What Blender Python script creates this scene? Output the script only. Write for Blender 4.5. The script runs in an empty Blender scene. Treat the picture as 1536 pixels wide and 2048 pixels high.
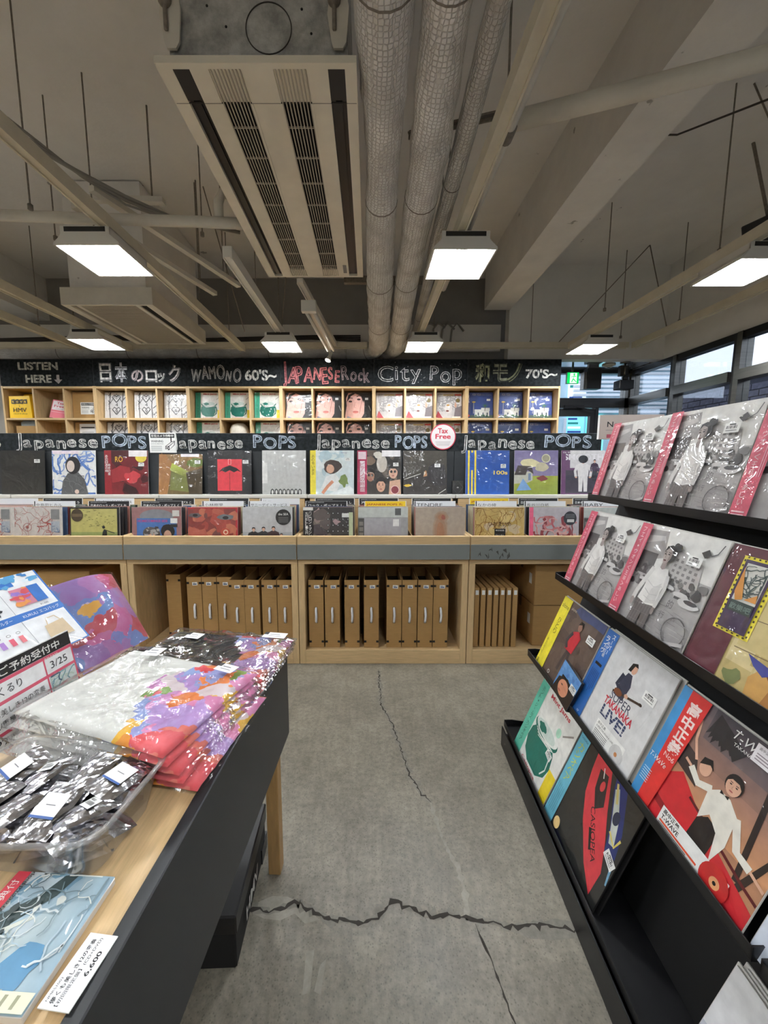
import bpy, bmesh, math, random
from mathutils import Vector, Matrix
random.seed(7)
R = math.radians
S = bpy.context.scene
COL = S.collection
H = 1.285
# ---------------------------------------------------------------- camera
cam = bpy.data.cameras.new('camera'); camo = bpy.data.objects.new('camera', cam); COL.objects.link(camo)
cam.sensor_fit = 'VERTICAL'; cam.sensor_height = 36.0; cam.sensor_width = 27.0
cam.lens = 770.0 / 2048.0 * 36.0
cam.shift_x = 30.0 / 2048.0
cam.clip_start = 0.02; cam.clip_end = 100
camo.location = (0, 0, H)
camo.rotation_euler = (R(90 - 6.96), 0, 0)
S.camera = camo
# ---------------------------------------------------------------- world, exposure
w = bpy.data.worlds.new('world'); S.world = w; w.use_nodes = True
wb = w.node_tree.nodes['Background']
wb.inputs[0].default_value = (0.84, 0.88, 1.0, 1); wb.inputs[1].default_value = 0.62
S.view_settings.view_transform = 'Standard'; S.view_settings.look = 'None'
S.view_settings.gamma = 1.0; S.view_settings.use_curve_mapping = False
S.view_settings.exposure = 1.95
LAMP = 26.0
S.cycles.use_denoising = True
S.cycles.max_bounces = 8; S.cycles.transparent_max_bounces = 16
S.cycles.sample_clamp_indirect = 6.0
S.cycles.caustics_reflective = False; S.cycles.caustics_refractive = False

# ---------------------------------------------------------------- colour / material helpers
def lin(c):
    if isinstance(c, str):
        c = c.lstrip('#'); c = tuple(int(c[i:i+2], 16) for i in (0, 2, 4))
    r = []
    for v in c[:3]:
        v = v / 255.0
        r.append(v / 12.92 if v <= 0.04045 else ((v + 0.055) / 1.055) ** 2.4)
    return tuple(r) + (1.0,)

M = {}
def mat(name, col, rough=0.5, metal=0.0, coat=0.0, noise=0.0, nscale=20.0, bump=0.0, bscale=60.0, stretch=(1, 1, 1), spec=0.5,
        emit=None, estr=0.0, col2=None, contrast=(0.35, 0.65), detail=6.0):
    m = bpy.data.materials.new(name); m.use_nodes = True; M[name] = m
    nt = m.node_tree; p = nt.nodes['Principled BSDF']; L = nt.links.new
    p.inputs['Base Color'].default_value = lin(col); p.inputs['Roughness'].default_value = rough
    p.inputs['Metallic'].default_value = metal; p.inputs['Specular IOR Level'].default_value = spec
    p.inputs['Coat Weight'].default_value = coat; p.inputs['Coat Roughness'].default_value = 0.05
    tc = nt.nodes.new('ShaderNodeTexCoord'); mp = nt.nodes.new('ShaderNodeMapping')
    L(tc.outputs['Object'], mp.inputs['Vector']); mp.inputs['Scale'].default_value = stretch
    if noise > 0 or col2:
        n = nt.nodes.new('ShaderNodeTexNoise'); n.inputs['Scale'].default_value = nscale; n.inputs['Detail'].default_value = detail
        n.inputs['Roughness'].default_value = 0.65
        L(mp.outputs['Vector'], n.inputs['Vector'])
        cr = nt.nodes.new('ShaderNodeValToRGB'); L(n.outputs['Fac'], cr.inputs['Fac'])
        a = lin(col); b = lin(col2) if col2 else tuple(min(1, x * (1 + noise)) for x in a[:3]) + (1,)
        d = a if col2 else tuple(x * (1 - noise) for x in a[:3]) + (1,)
        cr.color_ramp.elements[0].position = contrast[0]; cr.color_ramp.elements[1].position = contrast[1]
        cr.color_ramp.elements[0].color = d; cr.color_ramp.elements[1].color = b
        L(cr.outputs['Color'], p.inputs['Base Color'])
    if bump > 0:
        n2 = nt.nodes.new('ShaderNodeTexNoise'); n2.inputs['Scale'].default_value = bscale; n2.inputs['Detail'].default_value = 4
        L(mp.outputs['Vector'], n2.inputs['Vector'])
        bp = nt.nodes.new('ShaderNodeBump'); bp.inputs['Strength'].default_value = bump; bp.inputs['Distance'].default_value = 0.01
        L(n2.outputs['Fac'], bp.inputs['Height']); L(bp.outputs['Normal'], p.inputs['Normal'])
    if emit:
        p.inputs['Emission Color'].default_value = lin(emit); p.inputs['Emission Strength'].default_value = estr
    return m

def print_mat(name, rough=0.45, coat=0.0, wrinkle=0.0, wscale=9.0, spec=0.5, mottling=0.0, ridged=False):
    """flat print: the colours sit on the drawn shapes; coat = the clear sleeve over it"""
    m = bpy.data.materials.new(name); m.use_nodes = True; M[name] = m
    nt = m.node_tree; p = nt.nodes['Principled BSDF']; L = nt.links.new
    at = nt.nodes.new('ShaderNodeAttribute'); at.attribute_name = 'Col'
    src = at.outputs['Color']
    tc = nt.nodes.new('ShaderNodeTexCoord')
    if mottling > 0:
        n = nt.nodes.new('ShaderNodeTexNoise'); n.inputs['Scale'].default_value = 34; n.inputs['Detail'].default_value = 6
        L(tc.outputs['Object'], n.inputs['Vector'])
        mr = nt.nodes.new('ShaderNodeMapRange'); mr.inputs['From Min'].default_value = 0.3; mr.inputs['From Max'].default_value = 0.7
        mr.inputs['To Min'].default_value = 1 - mottling; mr.inputs['To Max'].default_value = 1 + mottling
        L(n.outputs['Fac'], mr.inputs['Value'])
        mx = nt.nodes.new('ShaderNodeVectorMath'); mx.operation = 'SCALE'
        L(src, mx.inputs[0]); L(mr.outputs['Result'], mx.inputs['Scale']); src = mx.outputs['Vector']
    L(src, p.inputs['Base Color'])
    p.inputs['Roughness'].default_value = rough; p.inputs['Specular IOR Level'].default_value = spec
    p.inputs['Coat Weight'].default_value = coat; p.inputs['Coat Roughness'].default_value = 0.04
    if wrinkle > 0:
        oi = nt.nodes.new('ShaderNodeObjectInfo'); ad = nt.nodes.new('ShaderNodeVectorMath'); ad.operation = 'MULTIPLY_ADD'
        L(oi.outputs['Location'], ad.inputs[0]); ad.inputs[1].default_value = (7, 7, 7); L(tc.outputs['Object'], ad.inputs[2])
        n2 = nt.nodes.new('ShaderNodeTexNoise'); n2.inputs['Scale'].default_value = wscale; n2.inputs['Detail'].default_value = 3
        n2.inputs['Distortion'].default_value = 1.2
        if ridged: n2.noise_type = 'RIDGED_MULTIFRACTAL'; n2.normalize = True
        L(ad.outputs['Vector'], n2.inputs['Vector'])
        bp = nt.nodes.new('ShaderNodeBump'); bp.inputs['Strength'].default_value = wrinkle; bp.inputs['Distance'].default_value = 0.02
        L(n2.outputs['Fac'], bp.inputs['Height']); L(bp.outputs['Normal'], p.inputs['Coat Normal'])
    return m

def clear_mat(name, tint=(255, 255, 255), rough=0.06, bump=0.0, bscale=14.0, base=0.06, edge=0.6, milk=0.0):
    m = bpy.data.materials.new(name); m.use_nodes = True; M[name] = m
    nt = m.node_tree; L = nt.links.new
    for n in list(nt.nodes): nt.nodes.remove(n)
    o = nt.nodes.new('ShaderNodeOutputMaterial'); mx = nt.nodes.new('ShaderNodeMixShader')
    tr = nt.nodes.new('ShaderNodeBsdfTransparent'); gl = nt.nodes.new('ShaderNodeBsdfGlossy')
    tr.inputs['Color'].default_value = lin(tint); gl.inputs['Roughness'].default_value = rough
    lw = nt.nodes.new('ShaderNodeLayerWeight'); lw.inputs['Blend'].default_value = 0.25
    mr = nt.nodes.new('ShaderNodeMapRange'); mr.inputs['To Min'].default_value = base; mr.inputs['To Max'].default_value = edge
    L(lw.outputs['Fresnel'], mr.inputs['Value']); L(mr.outputs['Result'], mx.inputs['Fac'])
    body = tr.outputs[0]
    if milk > 0:
        df = nt.nodes.new('ShaderNodeBsdfDiffuse'); df.inputs['Color'].default_value = (0.9, 0.9, 0.9, 1); m2 = nt.nodes.new('ShaderNodeMixShader'); m2.inputs['Fac'].default_value = milk
        L(tr.outputs[0], m2.inputs[1]); L(df.outputs[0], m2.inputs[2]); body = m2.outputs[0]
    L(body, mx.inputs[1]); L(gl.outputs[0], mx.inputs[2]); L(mx.outputs[0], o.inputs['Surface'])
    if bump > 0:
        tc = nt.nodes.new('ShaderNodeTexCoord'); n2 = nt.nodes.new('ShaderNodeTexNoise'); n2.inputs['Scale'].default_value = bscale
        n2.inputs['Detail'].default_value = 3; n2.inputs['Distortion'].default_value = 1.5
        L(tc.outputs['Object'], n2.inputs['Vector'])
        bp = nt.nodes.new('ShaderNodeBump'); bp.inputs['Strength'].default_value = bump; bp.inputs['Distance'].default_value = 0.03
        L(n2.outputs['Fac'], bp.inputs['Height']); L(bp.outputs['Normal'], gl.inputs['Normal']); L(bp.outputs['Normal'], lw.inputs['Normal'])
    return m

# ---------------------------------------------------------------- mesh builder
class B:
    def __init__(s): s.v = []; s.f = []; s.sm = []; s.mi = []
    def add(s, vs, fs, smooth=False, mi=0):
        o = len(s.v); s.v += [tuple(x) for x in vs]
        for f in fs: s.f.append(tuple(i + o for i in f)); s.sm.append(smooth); s.mi.append(mi)
        return s
    def box(s, x0, x1, y0, y1, z0, z1, mi=0):
        vs = [(x0,y0,z0),(x1,y0,z0),(x1,y1,z0),(x0,y1,z0),(x0,y0,z1),(x1,y0,z1),(x1,y1,z1),(x0,y1,z1)]
        return s.add(vs, [(0,3,2,1),(4,5,6,7),(0,1,5,4),(1,2,6,5),(2,3,7,6),(3,0,4,7)], mi=mi)
    def rbox(s, x0, x1, y0, y1, z0, z1, b=0.003, mi=0):
        """box with chamfered edges"""
        bm = bmesh.new(); bmesh.ops.create_cube(bm, size=1)
        for v in bm.verts: v.co = ((x0+x1)/2 + v.co.x*(x1-x0), (y0+y1)/2 + v.co.y*(y1-y0), (z0+z1)/2 + v.co.z*(z1-z0))
        bmesh.ops.bevel(bm, geom=bm.edges[:], offset=b, segments=1, affect='EDGES', profile=0.5)
        bm.verts.index_update()
        s.add([v.co[:] for v in bm.verts], [[v.index for v in f.verts] for f in bm.faces], mi=mi); bm.free(); return s
    def quad(s, a, b, c, d, mi=0): return s.add([a, b, c, d], [(0, 1, 2, 3)], mi=mi)
    def tube(s, pts, r, n=8, caps=True, smooth=True, mi=0):
        pts = [Vector(p) for p in pts]; rs = r if isinstance(r, (list, tuple)) else [r] * len(pts)
        o = []; N = len(pts); up = None
        for i, p in enumerate(pts):
            t = (pts[min(i+1, N-1)] - pts[max(i-1, 0)]).normalized()
            if up is None:
                up = Vector((0, 0, 1)) if abs(t.z) < 0.9 else Vector((1, 0, 0))
            a = t.cross(up).normalized(); b = a.cross(t).normalized(); up = b
            for k in range(n):
                an = 2 * math.pi * k / n
                o.append(p + (a * math.cos(an) + b * math.sin(an)) * rs[i])
        fs = []
        for i in range(N - 1):
            for k in range(n):
                k2 = (k + 1) % n
                fs.append((i*n+k, i*n+k2, (i+1)*n+k2, (i+1)*n+k))
        if caps: fs += [tuple(range(n-1, -1, -1)), tuple((N-1)*n + k for k in range(n))]
        return s.add(o, fs, smooth=smooth, mi=mi)
    def cyl(s, p0, p1, r, n=12, mi=0, smooth=True): return s.tube([p0, p1], r, n=n, mi=mi, smooth=smooth)
    def bar(s, p0, p1, wx, wz, mi=0):
        """rectangular bar from p0 to p1"""
        p0 = Vector(p0); p1 = Vector(p1); t = (p1 - p0).normalized()
        up = Vector((0, 0, 1)) if abs(t.z) < 0.95 else Vector((0, 1, 0))
        a = t.cross(up).normalized() * wx / 2; b = a.normalized().cross(t).normalized() * wz / 2
        vs = [p + q for p in (p0, p1) for q in (-a - b, a - b, a + b, -a + b)]
        return s.add(vs, [(0,3,2,1),(4,5,6,7),(0,1,5,4),(1,2,6,5),(2,3,7,6),(3,0,4,7)], mi=mi)
    def prism(s, poly, y0, y1, axis='y', mi=0):
        """extrude a polygon (pairs) along an axis"""
        n = len(poly)
        def P(a, b, d):
            return {'y': (a, d, b), 'x': (d, a, b), 'z': (a, b, d)}[axis]
        vs = [P(a, b, y0) for a, b in poly] + [P(a, b, y1) for a, b in poly]
        fs = [tuple(range(n)), tuple(range(2*n-1, n-1, -1))] + [(i, (i+1) % n + 0, (i+1) % n + n, i + n) for i in range(n)]
        return s.add(vs, fs, mi=mi)
    def sphere(s, c, r, nu=12, nv=8, sc=(1, 1, 1), mi=0):
        vs = []; fs = []
        for i in range(nv + 1):
            th = math.pi * i / nv
            for j in range(nu):
                ph = 2 * math.pi * j / nu
                vs.append((c[0]+r*sc[0]*math.sin(th)*math.cos(ph), c[1]+r*sc[1]*math.sin(th)*math.sin(ph), c[2]+r*sc[2]*math.cos(th)))
        for i in range(nv):
            for j in range(nu):
                fs.append((i*nu+j, (i+1)*nu+j, (i+1)*nu+(j+1) % nu, i*nu+(j+1) % nu))
        return s.add(vs, fs, smooth=True, mi=mi)
    def mesh(s, name):
        me = bpy.data.meshes.new(name); me.from_pydata(s.v, [], s.f)
        for p, sm, mi in zip(me.polygons, s.sm, s.mi): p.use_smooth = sm; p.material_index = mi
        bm = bmesh.new(); bm.from_mesh(me); bmesh.ops.recalc_face_normals(bm, faces=bm.faces); bm.to_mesh(me); bm.free()
        return me
    def build(s, name, material, parent=None, loc=(0, 0, 0), rot=(0, 0, 0)):
        me = s.mesh(name)
        for k in (material if isinstance(material, (list, tuple)) else [material]): me.materials.append(M[k])
        return link(name, me, parent, loc, rot)

def link(name, me, parent=None, loc=(0, 0, 0), rot=(0, 0, 0)):
    o = bpy.data.objects.new(name, me); COL.objects.link(o)
    o.location = loc; o.rotation_euler = rot
    if parent: o.parent = parent
    return o
def tag(o, label=None, cat=None, group=None, kind=None):
    if label: o['label'] = label
    if cat: o['category'] = cat
    if group: o['group'] = group
    if kind: o['kind'] = kind
    return o
def thing(name, label, cat, loc=(0, 0, 0), rot=(0, 0, 0), group=None):
    return tag(link(name, None, None, loc, rot), label, cat, group)
def structure(o): o['kind'] = 'structure'; return o
def copy_tree(o, parent=None):
    c = o.copy(); COL.objects.link(c); c.parent = parent
    for ch in list(o.children): copy_tree(ch, c)
    return c
# ---------------------------------------------------------------- materials
mat('ceiling_paint', (234, 231, 227), 0.85, noise=0.05, nscale=1.6, bump=0.12, bscale=40)
mat('beam_paint', (232, 229, 224), 0.8, noise=0.06, nscale=3, bump=0.1, bscale=60)
mat('wall_paint', (232, 230, 225), 0.8, noise=0.05, nscale=2, bump=0.06, bscale=50)
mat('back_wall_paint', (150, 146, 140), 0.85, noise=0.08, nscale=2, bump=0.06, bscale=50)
mat('birch', (206, 176, 130), 0.5, noise=0.12, nscale=9, stretch=(1.0, 6, 14), bump=0.03, bscale=50)
mat('birch_upright', (206, 176, 130), 0.5, noise=0.12, nscale=9, stretch=(14, 6, 1.0), bump=0.03, bscale=50)
mat('birch_top', (206, 175, 130), 0.38, noise=0.14, nscale=6, stretch=(16, 1.2, 4), bump=0.02, bscale=50)
mat('leg_wood', (160, 126, 80), 0.5, noise=0.15, nscale=10, stretch=(10, 10, 1.2))
mat('grey_laminate', (124, 128, 125), 0.35, noise=0.04, nscale=5)
mat('worn_patch', (70, 68, 62), 0.8)
mat('chalkboard', (36, 39, 41), 0.55, noise=0.25, nscale=3.5, col2=(50, 54, 57))
mat('table_black', (38, 40, 42), 0.42, noise=0.12, nscale=4)
mat('black_metal', (19, 19, 21), 0.38, noise=0.1, nscale=30)
mat('black_panel', (10, 10, 11), 0.7, noise=0.1, nscale=30)
mat('black_plastic', (22, 22, 24), 0.4)
mat('black_matt', (12, 12, 13), 0.85)
mat('cardboard', (166, 129, 78), 0.75, noise=0.06, nscale=14, stretch=(1, 1, 6))
mat('cardboard_inner', (96, 72, 42), 0.85)
mat('white_strap', (235, 236, 238), 0.35)
mat('white_paper', (236, 236, 232), 0.6)
mat('steel', (120, 118, 112), 0.32, metal=0.9, noise=0.12, nscale=4, stretch=(1, 1, 20))
mat('dark_steel', (70, 70, 70), 0.35, metal=0.85)
mat('galvanised', (176, 176, 173), 0.55, metal=0.15, noise=0.35, nscale=14, bump=0.25, bscale=90)
mat('painted_metal', (220, 215, 203), 0.45, noise=0.06, nscale=5)
mat('rail_paint', (214, 207, 187), 0.45, noise=0.06, nscale=8)
mat('white_enamel', (226, 224, 216), 0.4)
mat('ac_plastic', (230, 224, 207), 0.45, noise=0.06, nscale=4, detail=3)
mat('ac_grille', (188, 180, 164), 0.5)
mat('rod_metal', (132, 124, 113), 0.6, metal=0.1, noise=0.2, nscale=60)
mat('cable_dark', (60, 56, 52), 0.7)
mat('cable_grey', (150, 145, 136), 0.65)
mat('tube_light', (255, 255, 255), 0.5, emit=(244, 249, 255), estr=LAMP)
mat('reflector', (240, 240, 238), 0.4)
mat('spot_glow', (255, 255, 255), 0.5, emit=(255, 246, 226), estr=30)
mat('exit_green', (0, 190, 90), 0.5, emit=(0, 200, 90), estr=0.3)
mat('exit_white', (235, 255, 240), 0.5, emit=(225, 255, 235), estr=0.35)
mat('soffit_metal', (205, 208, 208), 0.12, metal=0.7)
mat('foil', (206, 206, 210), 0.2, metal=1.0, bump=0.3, bscale=30, noise=0.1, nscale=20)
mat('white_cotton', (232, 232, 225), 0.9, noise=0.03, nscale=60, bump=0.25, bscale=9)
mat('black_cotton', (44, 44, 46), 0.9, noise=0.1, nscale=80, bump=0.25, bscale=9)
mat('hat_cloth', (214, 206, 190), 0.9, noise=0.1, nscale=30)
mat('yellow_paper', (247, 200, 22), 0.45, coat=0.2, noise=0.04, nscale=6, bump=0.2, bscale=7)
mat('jacket_edge', (206, 203, 196), 0.35, coat=0.3)
mat('jacket_dark', (34, 33, 33), 0.35, coat=0.3)
mat('brick_dark', (92, 88, 100), 0.85, noise=0.25, nscale=14)
mat('mortar', (60, 58, 66), 0.9)
mat('blue_facade', (196, 228, 238), 0.5, noise=0.05, nscale=2)
mat('white_facade', (236, 242, 246), 0.6)
print_mat('added_glow_print', 0.5)
_l = M['added_glow_print'].node_tree; _l.links.new([n for n in _l.nodes if n.type == 'ATTRIBUTE'][0].outputs['Color'], _l.nodes['Principled BSDF'].inputs['Emission Color']); _l.nodes['Principled BSDF'].inputs['Emission Strength'].default_value = 0.32
mat('asphalt', (110, 112, 116), 0.9, noise=0.2, nscale=30)
mat('eave_grey', (190, 192, 200), 0.7)
print_mat('sleeve_print', 0.4, coat=1.0, wrinkle=0.6, wscale=9, mottling=0.11)
print_mat('crinkled_print', 0.4, coat=1.0, wrinkle=0.9, wscale=9, mottling=0.11, ridged=True)
print_mat('paper_print', 0.5)
print_mat('chalk', 0.9, spec=0.1, mottling=0.5)
clear_mat('window_glass', (236, 241, 245), rough=0.01, base=0.04, edge=0.45)
clear_mat('thin_plastic', (252, 252, 252), rough=0.08, bump=0.35, bscale=11, base=0.03, edge=0.55)
clear_mat('clear_tray', (240, 241, 241), rough=0.12, base=0.08, edge=0.5, milk=0.16)

def floor_mat():
    m = bpy.data.materials.new('polished_concrete'); m.use_nodes = True; M['polished_concrete'] = m
    nt = m.node_tree; p = nt.nodes['Principled BSDF']; L = nt.links.new
    tc = nt.nodes.new('ShaderNodeTexCoord')
    def noise(sc, det, st=(1, 1, 1)):
        mp = nt.nodes.new('ShaderNodeMapping'); mp.inputs['Scale'].default_value = st; L(tc.outputs['Object'], mp.inputs['Vector'])
        n = nt.nodes.new('ShaderNodeTexNoise'); n.inputs['Scale'].default_value = sc; n.inputs['Detail'].default_value = det
        n.inputs['Roughness'].default_value = 0.7; L(mp.outputs['Vector'], n.inputs['Vector']); return n.outputs['Fac']
    def ramp(src, c0, c1, a, b):
        r = nt.nodes.new('ShaderNodeValToRGB'); L(src, r.inputs['Fac'])
        r.color_ramp.elements[0].position = a; r.color_ramp.elements[1].position = b
        r.color_ramp.elements[0].color = c0; r.color_ramp.elements[1].color = c1; return r.outputs['Color']
    def mul(a, b, f=1.0):
        x = nt.nodes.new('ShaderNodeMix'); x.data_type = 'RGBA'; x.blend_type = 'MULTIPLY'; x.inputs['Factor'].default_value = f
        L(a, x.inputs[6]); L(b, x.inputs[7]); return x.outputs[2]
    base = ramp(noise(2.2, 5), lin((114, 109, 98)), lin((146, 140, 127)), 0.3, 0.7)
    grain = ramp(noise(55, 8), (0.62, 0.61, 0.6, 1), (1.12, 1.12, 1.1, 1), 0.3, 0.6)
    c = mul(base, grain, 0.85)
    c = mul(c, ramp(noise(14, 7), (0.78, 0.77, 0.75, 1), (1.12, 1.12, 1.12, 1), 0.35, 0.62), 0.6)
    v = nt.nodes.new('ShaderNodeTexVoronoi'); v.inputs['Scale'].default_value = 120; v.inputs['Randomness'].default_value = 1
    L(tc.outputs['Object'], v.inputs['Vector'])
    fleck = ramp(v.outputs['Distance'], (0.2, 0.19, 0.17, 1), (1, 1, 1, 1), 0.08, 0.34)
    c = mul(c, fleck, 0.5)
    c = mul(c, ramp(noise(3.0, 6, (6, 0.5, 1)), (0.86, 0.85, 0.83, 1), (1.05, 1.05, 1.05, 1), 0.35, 0.6), 0.7)
    L(c, p.inputs['Base Color'])
    rr = nt.nodes.new('ShaderNodeMapRange'); L(noise(9, 5), rr.inputs['Value'])
    rr.inputs['To Min'].default_value = 0.2; rr.inputs['To Max'].default_value = 0.6; L(rr.outputs['Result'], p.inputs['Roughness'])
    b = nt.nodes.new('ShaderNodeBump'); b.inputs['Strength'].default_value = 0.25; b.inputs['Distance'].default_value = 0.004
    L(noise(60, 6), b.inputs['Height']); L(b.outputs['Normal'], p.inputs['Normal'])
floor_mat()

def lagging_mat():
    """painted lagging under hexagonal wire"""
    m = mat('wire_lagging', (208, 203, 194), 0.75); nt = m.node_tree; p = nt.nodes['Principled BSDF']; L = nt.links.new
    tc = nt.nodes.new('ShaderNodeTexCoord')
    v = nt.nodes.new('ShaderNodeTexVoronoi'); v.feature = 'DISTANCE_TO_EDGE'; v.inputs['Scale'].default_value = 62; v.inputs['Randomness'].default_value = 0.3
    L(tc.outputs['Object'], v.inputs['Vector'])
    r = nt.nodes.new('ShaderNodeMapRange'); r.inputs['From Max'].default_value = 0.14; L(v.outputs['Distance'], r.inputs['Value'])
    n = nt.nodes.new('ShaderNodeTexNoise'); n.inputs['Scale'].default_value = 7; n.inputs['Detail'].default_value = 7; L(tc.outputs['Object'], n.inputs['Vector'])
    c = nt.nodes.new('ShaderNodeValToRGB'); L(n.outputs['Fac'], c.inputs['Fac'])
    c.color_ramp.elements[0].position = 0.3; c.color_ramp.elements[1].position = 0.62
    c.color_ramp.elements[0].color = lin((200, 197, 191)); c.color_ramp.elements[1].color = lin((244, 243, 240))
    mx = nt.nodes.new('ShaderNodeMix'); mx.data_type = 'RGBA'; mx.blend_type = 'MIX'
    L(r.outputs['Result'], mx.inputs['Factor']); mx.inputs[6].default_value = lin((218, 215, 209)); L(c.outputs['Color'], mx.inputs[7])
    L(mx.outputs[2], p.inputs['Base Color'])
    ad = nt.nodes.new('ShaderNodeMath'); ad.operation = 'MULTIPLY_ADD'; L(n.outputs['Fac'], ad.inputs[0]); ad.inputs[1].default_value = 2.5; L(r.outputs['Result'], ad.inputs[2])
    b = nt.nodes.new('ShaderNodeBump'); b.inputs['Strength'].default_value = 0.7; b.inputs['Distance'].default_value = 0.008
    L(ad.outputs[0], b.inputs['Height']); L(b.outputs['Normal'], p.inputs['Normal'])
lagging_mat()

def painterly(name, scale=6.0, bg=((120, 150, 215), (178, 140, 205)), rough=0.8, coat=0.0, pal_=None):
    """cloth printed with loose patches of paint"""
    m = bpy.data.materials.new(name); m.use_nodes = True; M[name] = m
    nt = m.node_tree; p = nt.nodes['Principled BSDF']; L = nt.links.new
    tc = nt.nodes.new('ShaderNodeTexCoord')
    n = nt.nodes.new('ShaderNodeTexNoise'); n.inputs['Scale'].default_value = scale * 1.6; n.inputs['Detail'].default_value = 8
    L(tc.outputs['Object'], n.inputs['Vector'])
    ad = nt.nodes.new('ShaderNodeVectorMath'); ad.operation = 'MULTIPLY_ADD'; L(n.outputs['Color'], ad.inputs[0]); ad.inputs[1].default_value = (0.22, 0.22, 0.22)
    L(tc.outputs['Object'], ad.inputs[2])
    v = nt.nodes.new('ShaderNodeTexVoronoi'); v.inputs['Scale'].default_value = scale * 2.6; L(ad.outputs['Vector'], v.inputs['Vector'])
    sp = nt.nodes.new('ShaderNodeSeparateColor'); L(v.outputs['Color'], sp.inputs['Color'])
    c = nt.nodes.new('ShaderNodeValToRGB'); c.color_ramp.interpolation = 'CONSTANT'; L(sp.outputs['Red'], c.inputs['Fac'])
    pal = pal_ or [bg[0], (236, 104, 104), (190, 158, 222), (243, 140, 52), (236, 150, 196), (222, 58, 56), (250, 198, 52), bg[1], (238, 92, 92), (128, 172, 70), (240, 130, 110), (240, 228, 228), (248, 166, 50), (150, 178, 232)]
    el = c.color_ramp.elements
    while len(el) < len(pal): el.new(0.5)
    for i, q in enumerate(pal): el[i].position = i / len(pal); el[i].color = lin(q)
    n3 = nt.nodes.new('ShaderNodeTexNoise'); n3.inputs['Scale'].default_value = scale * 5; n3.inputs['Detail'].default_value = 5; L(tc.outputs['Object'], n3.inputs['Vector'])
    c2 = nt.nodes.new('ShaderNodeValToRGB'); L(n3.outputs['Fac'], c2.inputs['Fac'])
    c2.color_ramp.elements[0].position = 0.35; c2.color_ramp.elements[1].position = 0.65
    c2.color_ramp.elements[0].color = lin((214, 96, 120)); c2.color_ramp.elements[1].color = lin((226, 206, 226))
    mx = nt.nodes.new('ShaderNodeMix'); mx.data_type = 'RGBA'; mx.inputs['Factor'].default_value = 0.14
    L(c.outputs['Color'], mx.inputs[6]); L(c2.outputs['Color'], mx.inputs[7]); L(mx.outputs[2], p.inputs['Base Color'])
    p.inputs['Roughness'].default_value = rough; p.inputs['Coat Weight'].default_value = coat
painterly('painted_cloth', 7.0, bg=((150, 170, 225), (216, 150, 205)))
painterly('painted_towel', 5.0, rough=0.5, coat=0.8, pal_=[(92, 150, 222), (178, 132, 206), (160, 126, 200), (222, 92, 150), (176, 134, 210), (224, 72, 74), (110, 150, 220), (246, 186, 50), (188, 130, 200), (110, 160, 64), (130, 150, 224), (214, 110, 170), (226, 206, 226), (206, 70, 80)])

def stains(name, dens=0.62, scale=5.0, col=(86, 76, 68)):
    """scattered scuffs and chipped paint"""
    m = M[name]; nt = m.node_tree; L = nt.links.new; p = nt.nodes['Principled BSDF']
    src = p.inputs['Base Color'].links[0].from_socket; tc = nt.nodes.new('ShaderNodeTexCoord')
    v = nt.nodes.new('ShaderNodeTexVoronoi'); v.inputs['Scale'].default_value = scale; L(tc.outputs['Object'], v.inputs['Vector'])
    n = nt.nodes.new('ShaderNodeTexNoise'); n.inputs['Scale'].default_value = 22; n.inputs['Detail'].default_value = 5; L(tc.outputs['Object'], n.inputs['Vector'])
    a = nt.nodes.new('ShaderNodeMath'); a.operation = 'MULTIPLY_ADD'; L(n.outputs['Fac'], a.inputs[0]); a.inputs[1].default_value = 0.5; L(v.outputs['Distance'], a.inputs[2])
    r = nt.nodes.new('ShaderNodeMapRange'); L(a.outputs[0], r.inputs['Value']); r.inputs['From Min'].default_value = 0.27; r.inputs['From Max'].default_value = 0.31
    r.inputs['To Min'].default_value = 0.6; r.inputs['To Max'].default_value = 0.0
    mx = nt.nodes.new('ShaderNodeMix'); mx.data_type = 'RGBA'; L(r.outputs['Result'], mx.inputs['Factor']); L(src, mx.inputs[6]); mx.inputs[7].default_value = lin(col)
    L(mx.outputs[2], p.inputs['Base Color'])
stains('ceiling_paint', scale=3.2); stains('beam_paint', scale=4.0)
# ================================================================ THE ROOM
ZC = 3.45; XR = 3.29; XL = -5.6; YB = 4.8; YF = -3.0; YG = 5.0
floor = structure(B().box(XL, XR, YF, YG, -0.1, 0).build('floor', 'polished_concrete'))
structure(B().box(XL, XR, YF, YG + 0.1, ZC, ZC + 0.15).build('ceiling', 'ceiling_paint'))
structure(B().box(XL - 0.15, XL, YF, YB, 0, ZC).build('wall_left', 'wall_paint'))
structure(B().box(XL, XR, YF - 0.15, YF, 0, ZC).build('wall_front', 'wall_paint'))
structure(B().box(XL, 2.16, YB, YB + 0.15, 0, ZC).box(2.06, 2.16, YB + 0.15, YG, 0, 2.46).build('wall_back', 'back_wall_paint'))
structure(B().box(XL, 1.55, YB - 0.05, YB, 2.62, 2.92).build('trim_1', 'wall_paint'))
structure(B().box(1.55, XR, 4.48, 4.6, 2.46, ZC).build('wall_lintel', 'wall_paint'))
structure(B().box(1.55, XR, 4.6, YG + 0.05, 2.46, 2.5).build('trim_2', 'soffit_metal'))
structure(B().box(XR, XR + 0.15, YF, YG + 0.05, 2.45, ZC).box(XR, XR + 0.15, YF, YF + 0.9, 0, 2.45).build('wall_right', 'wall_paint'))
# concrete beams
for nm, x0, x1 in (('beam_right', 1.27, 1.55), ('beam_left', -4.1, -3.78)):
    structure(B().box(x0, x1, YF, 4.48 if x0 > 0 else YB, 2.98, ZC).build(nm, 'beam_paint'))
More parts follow.
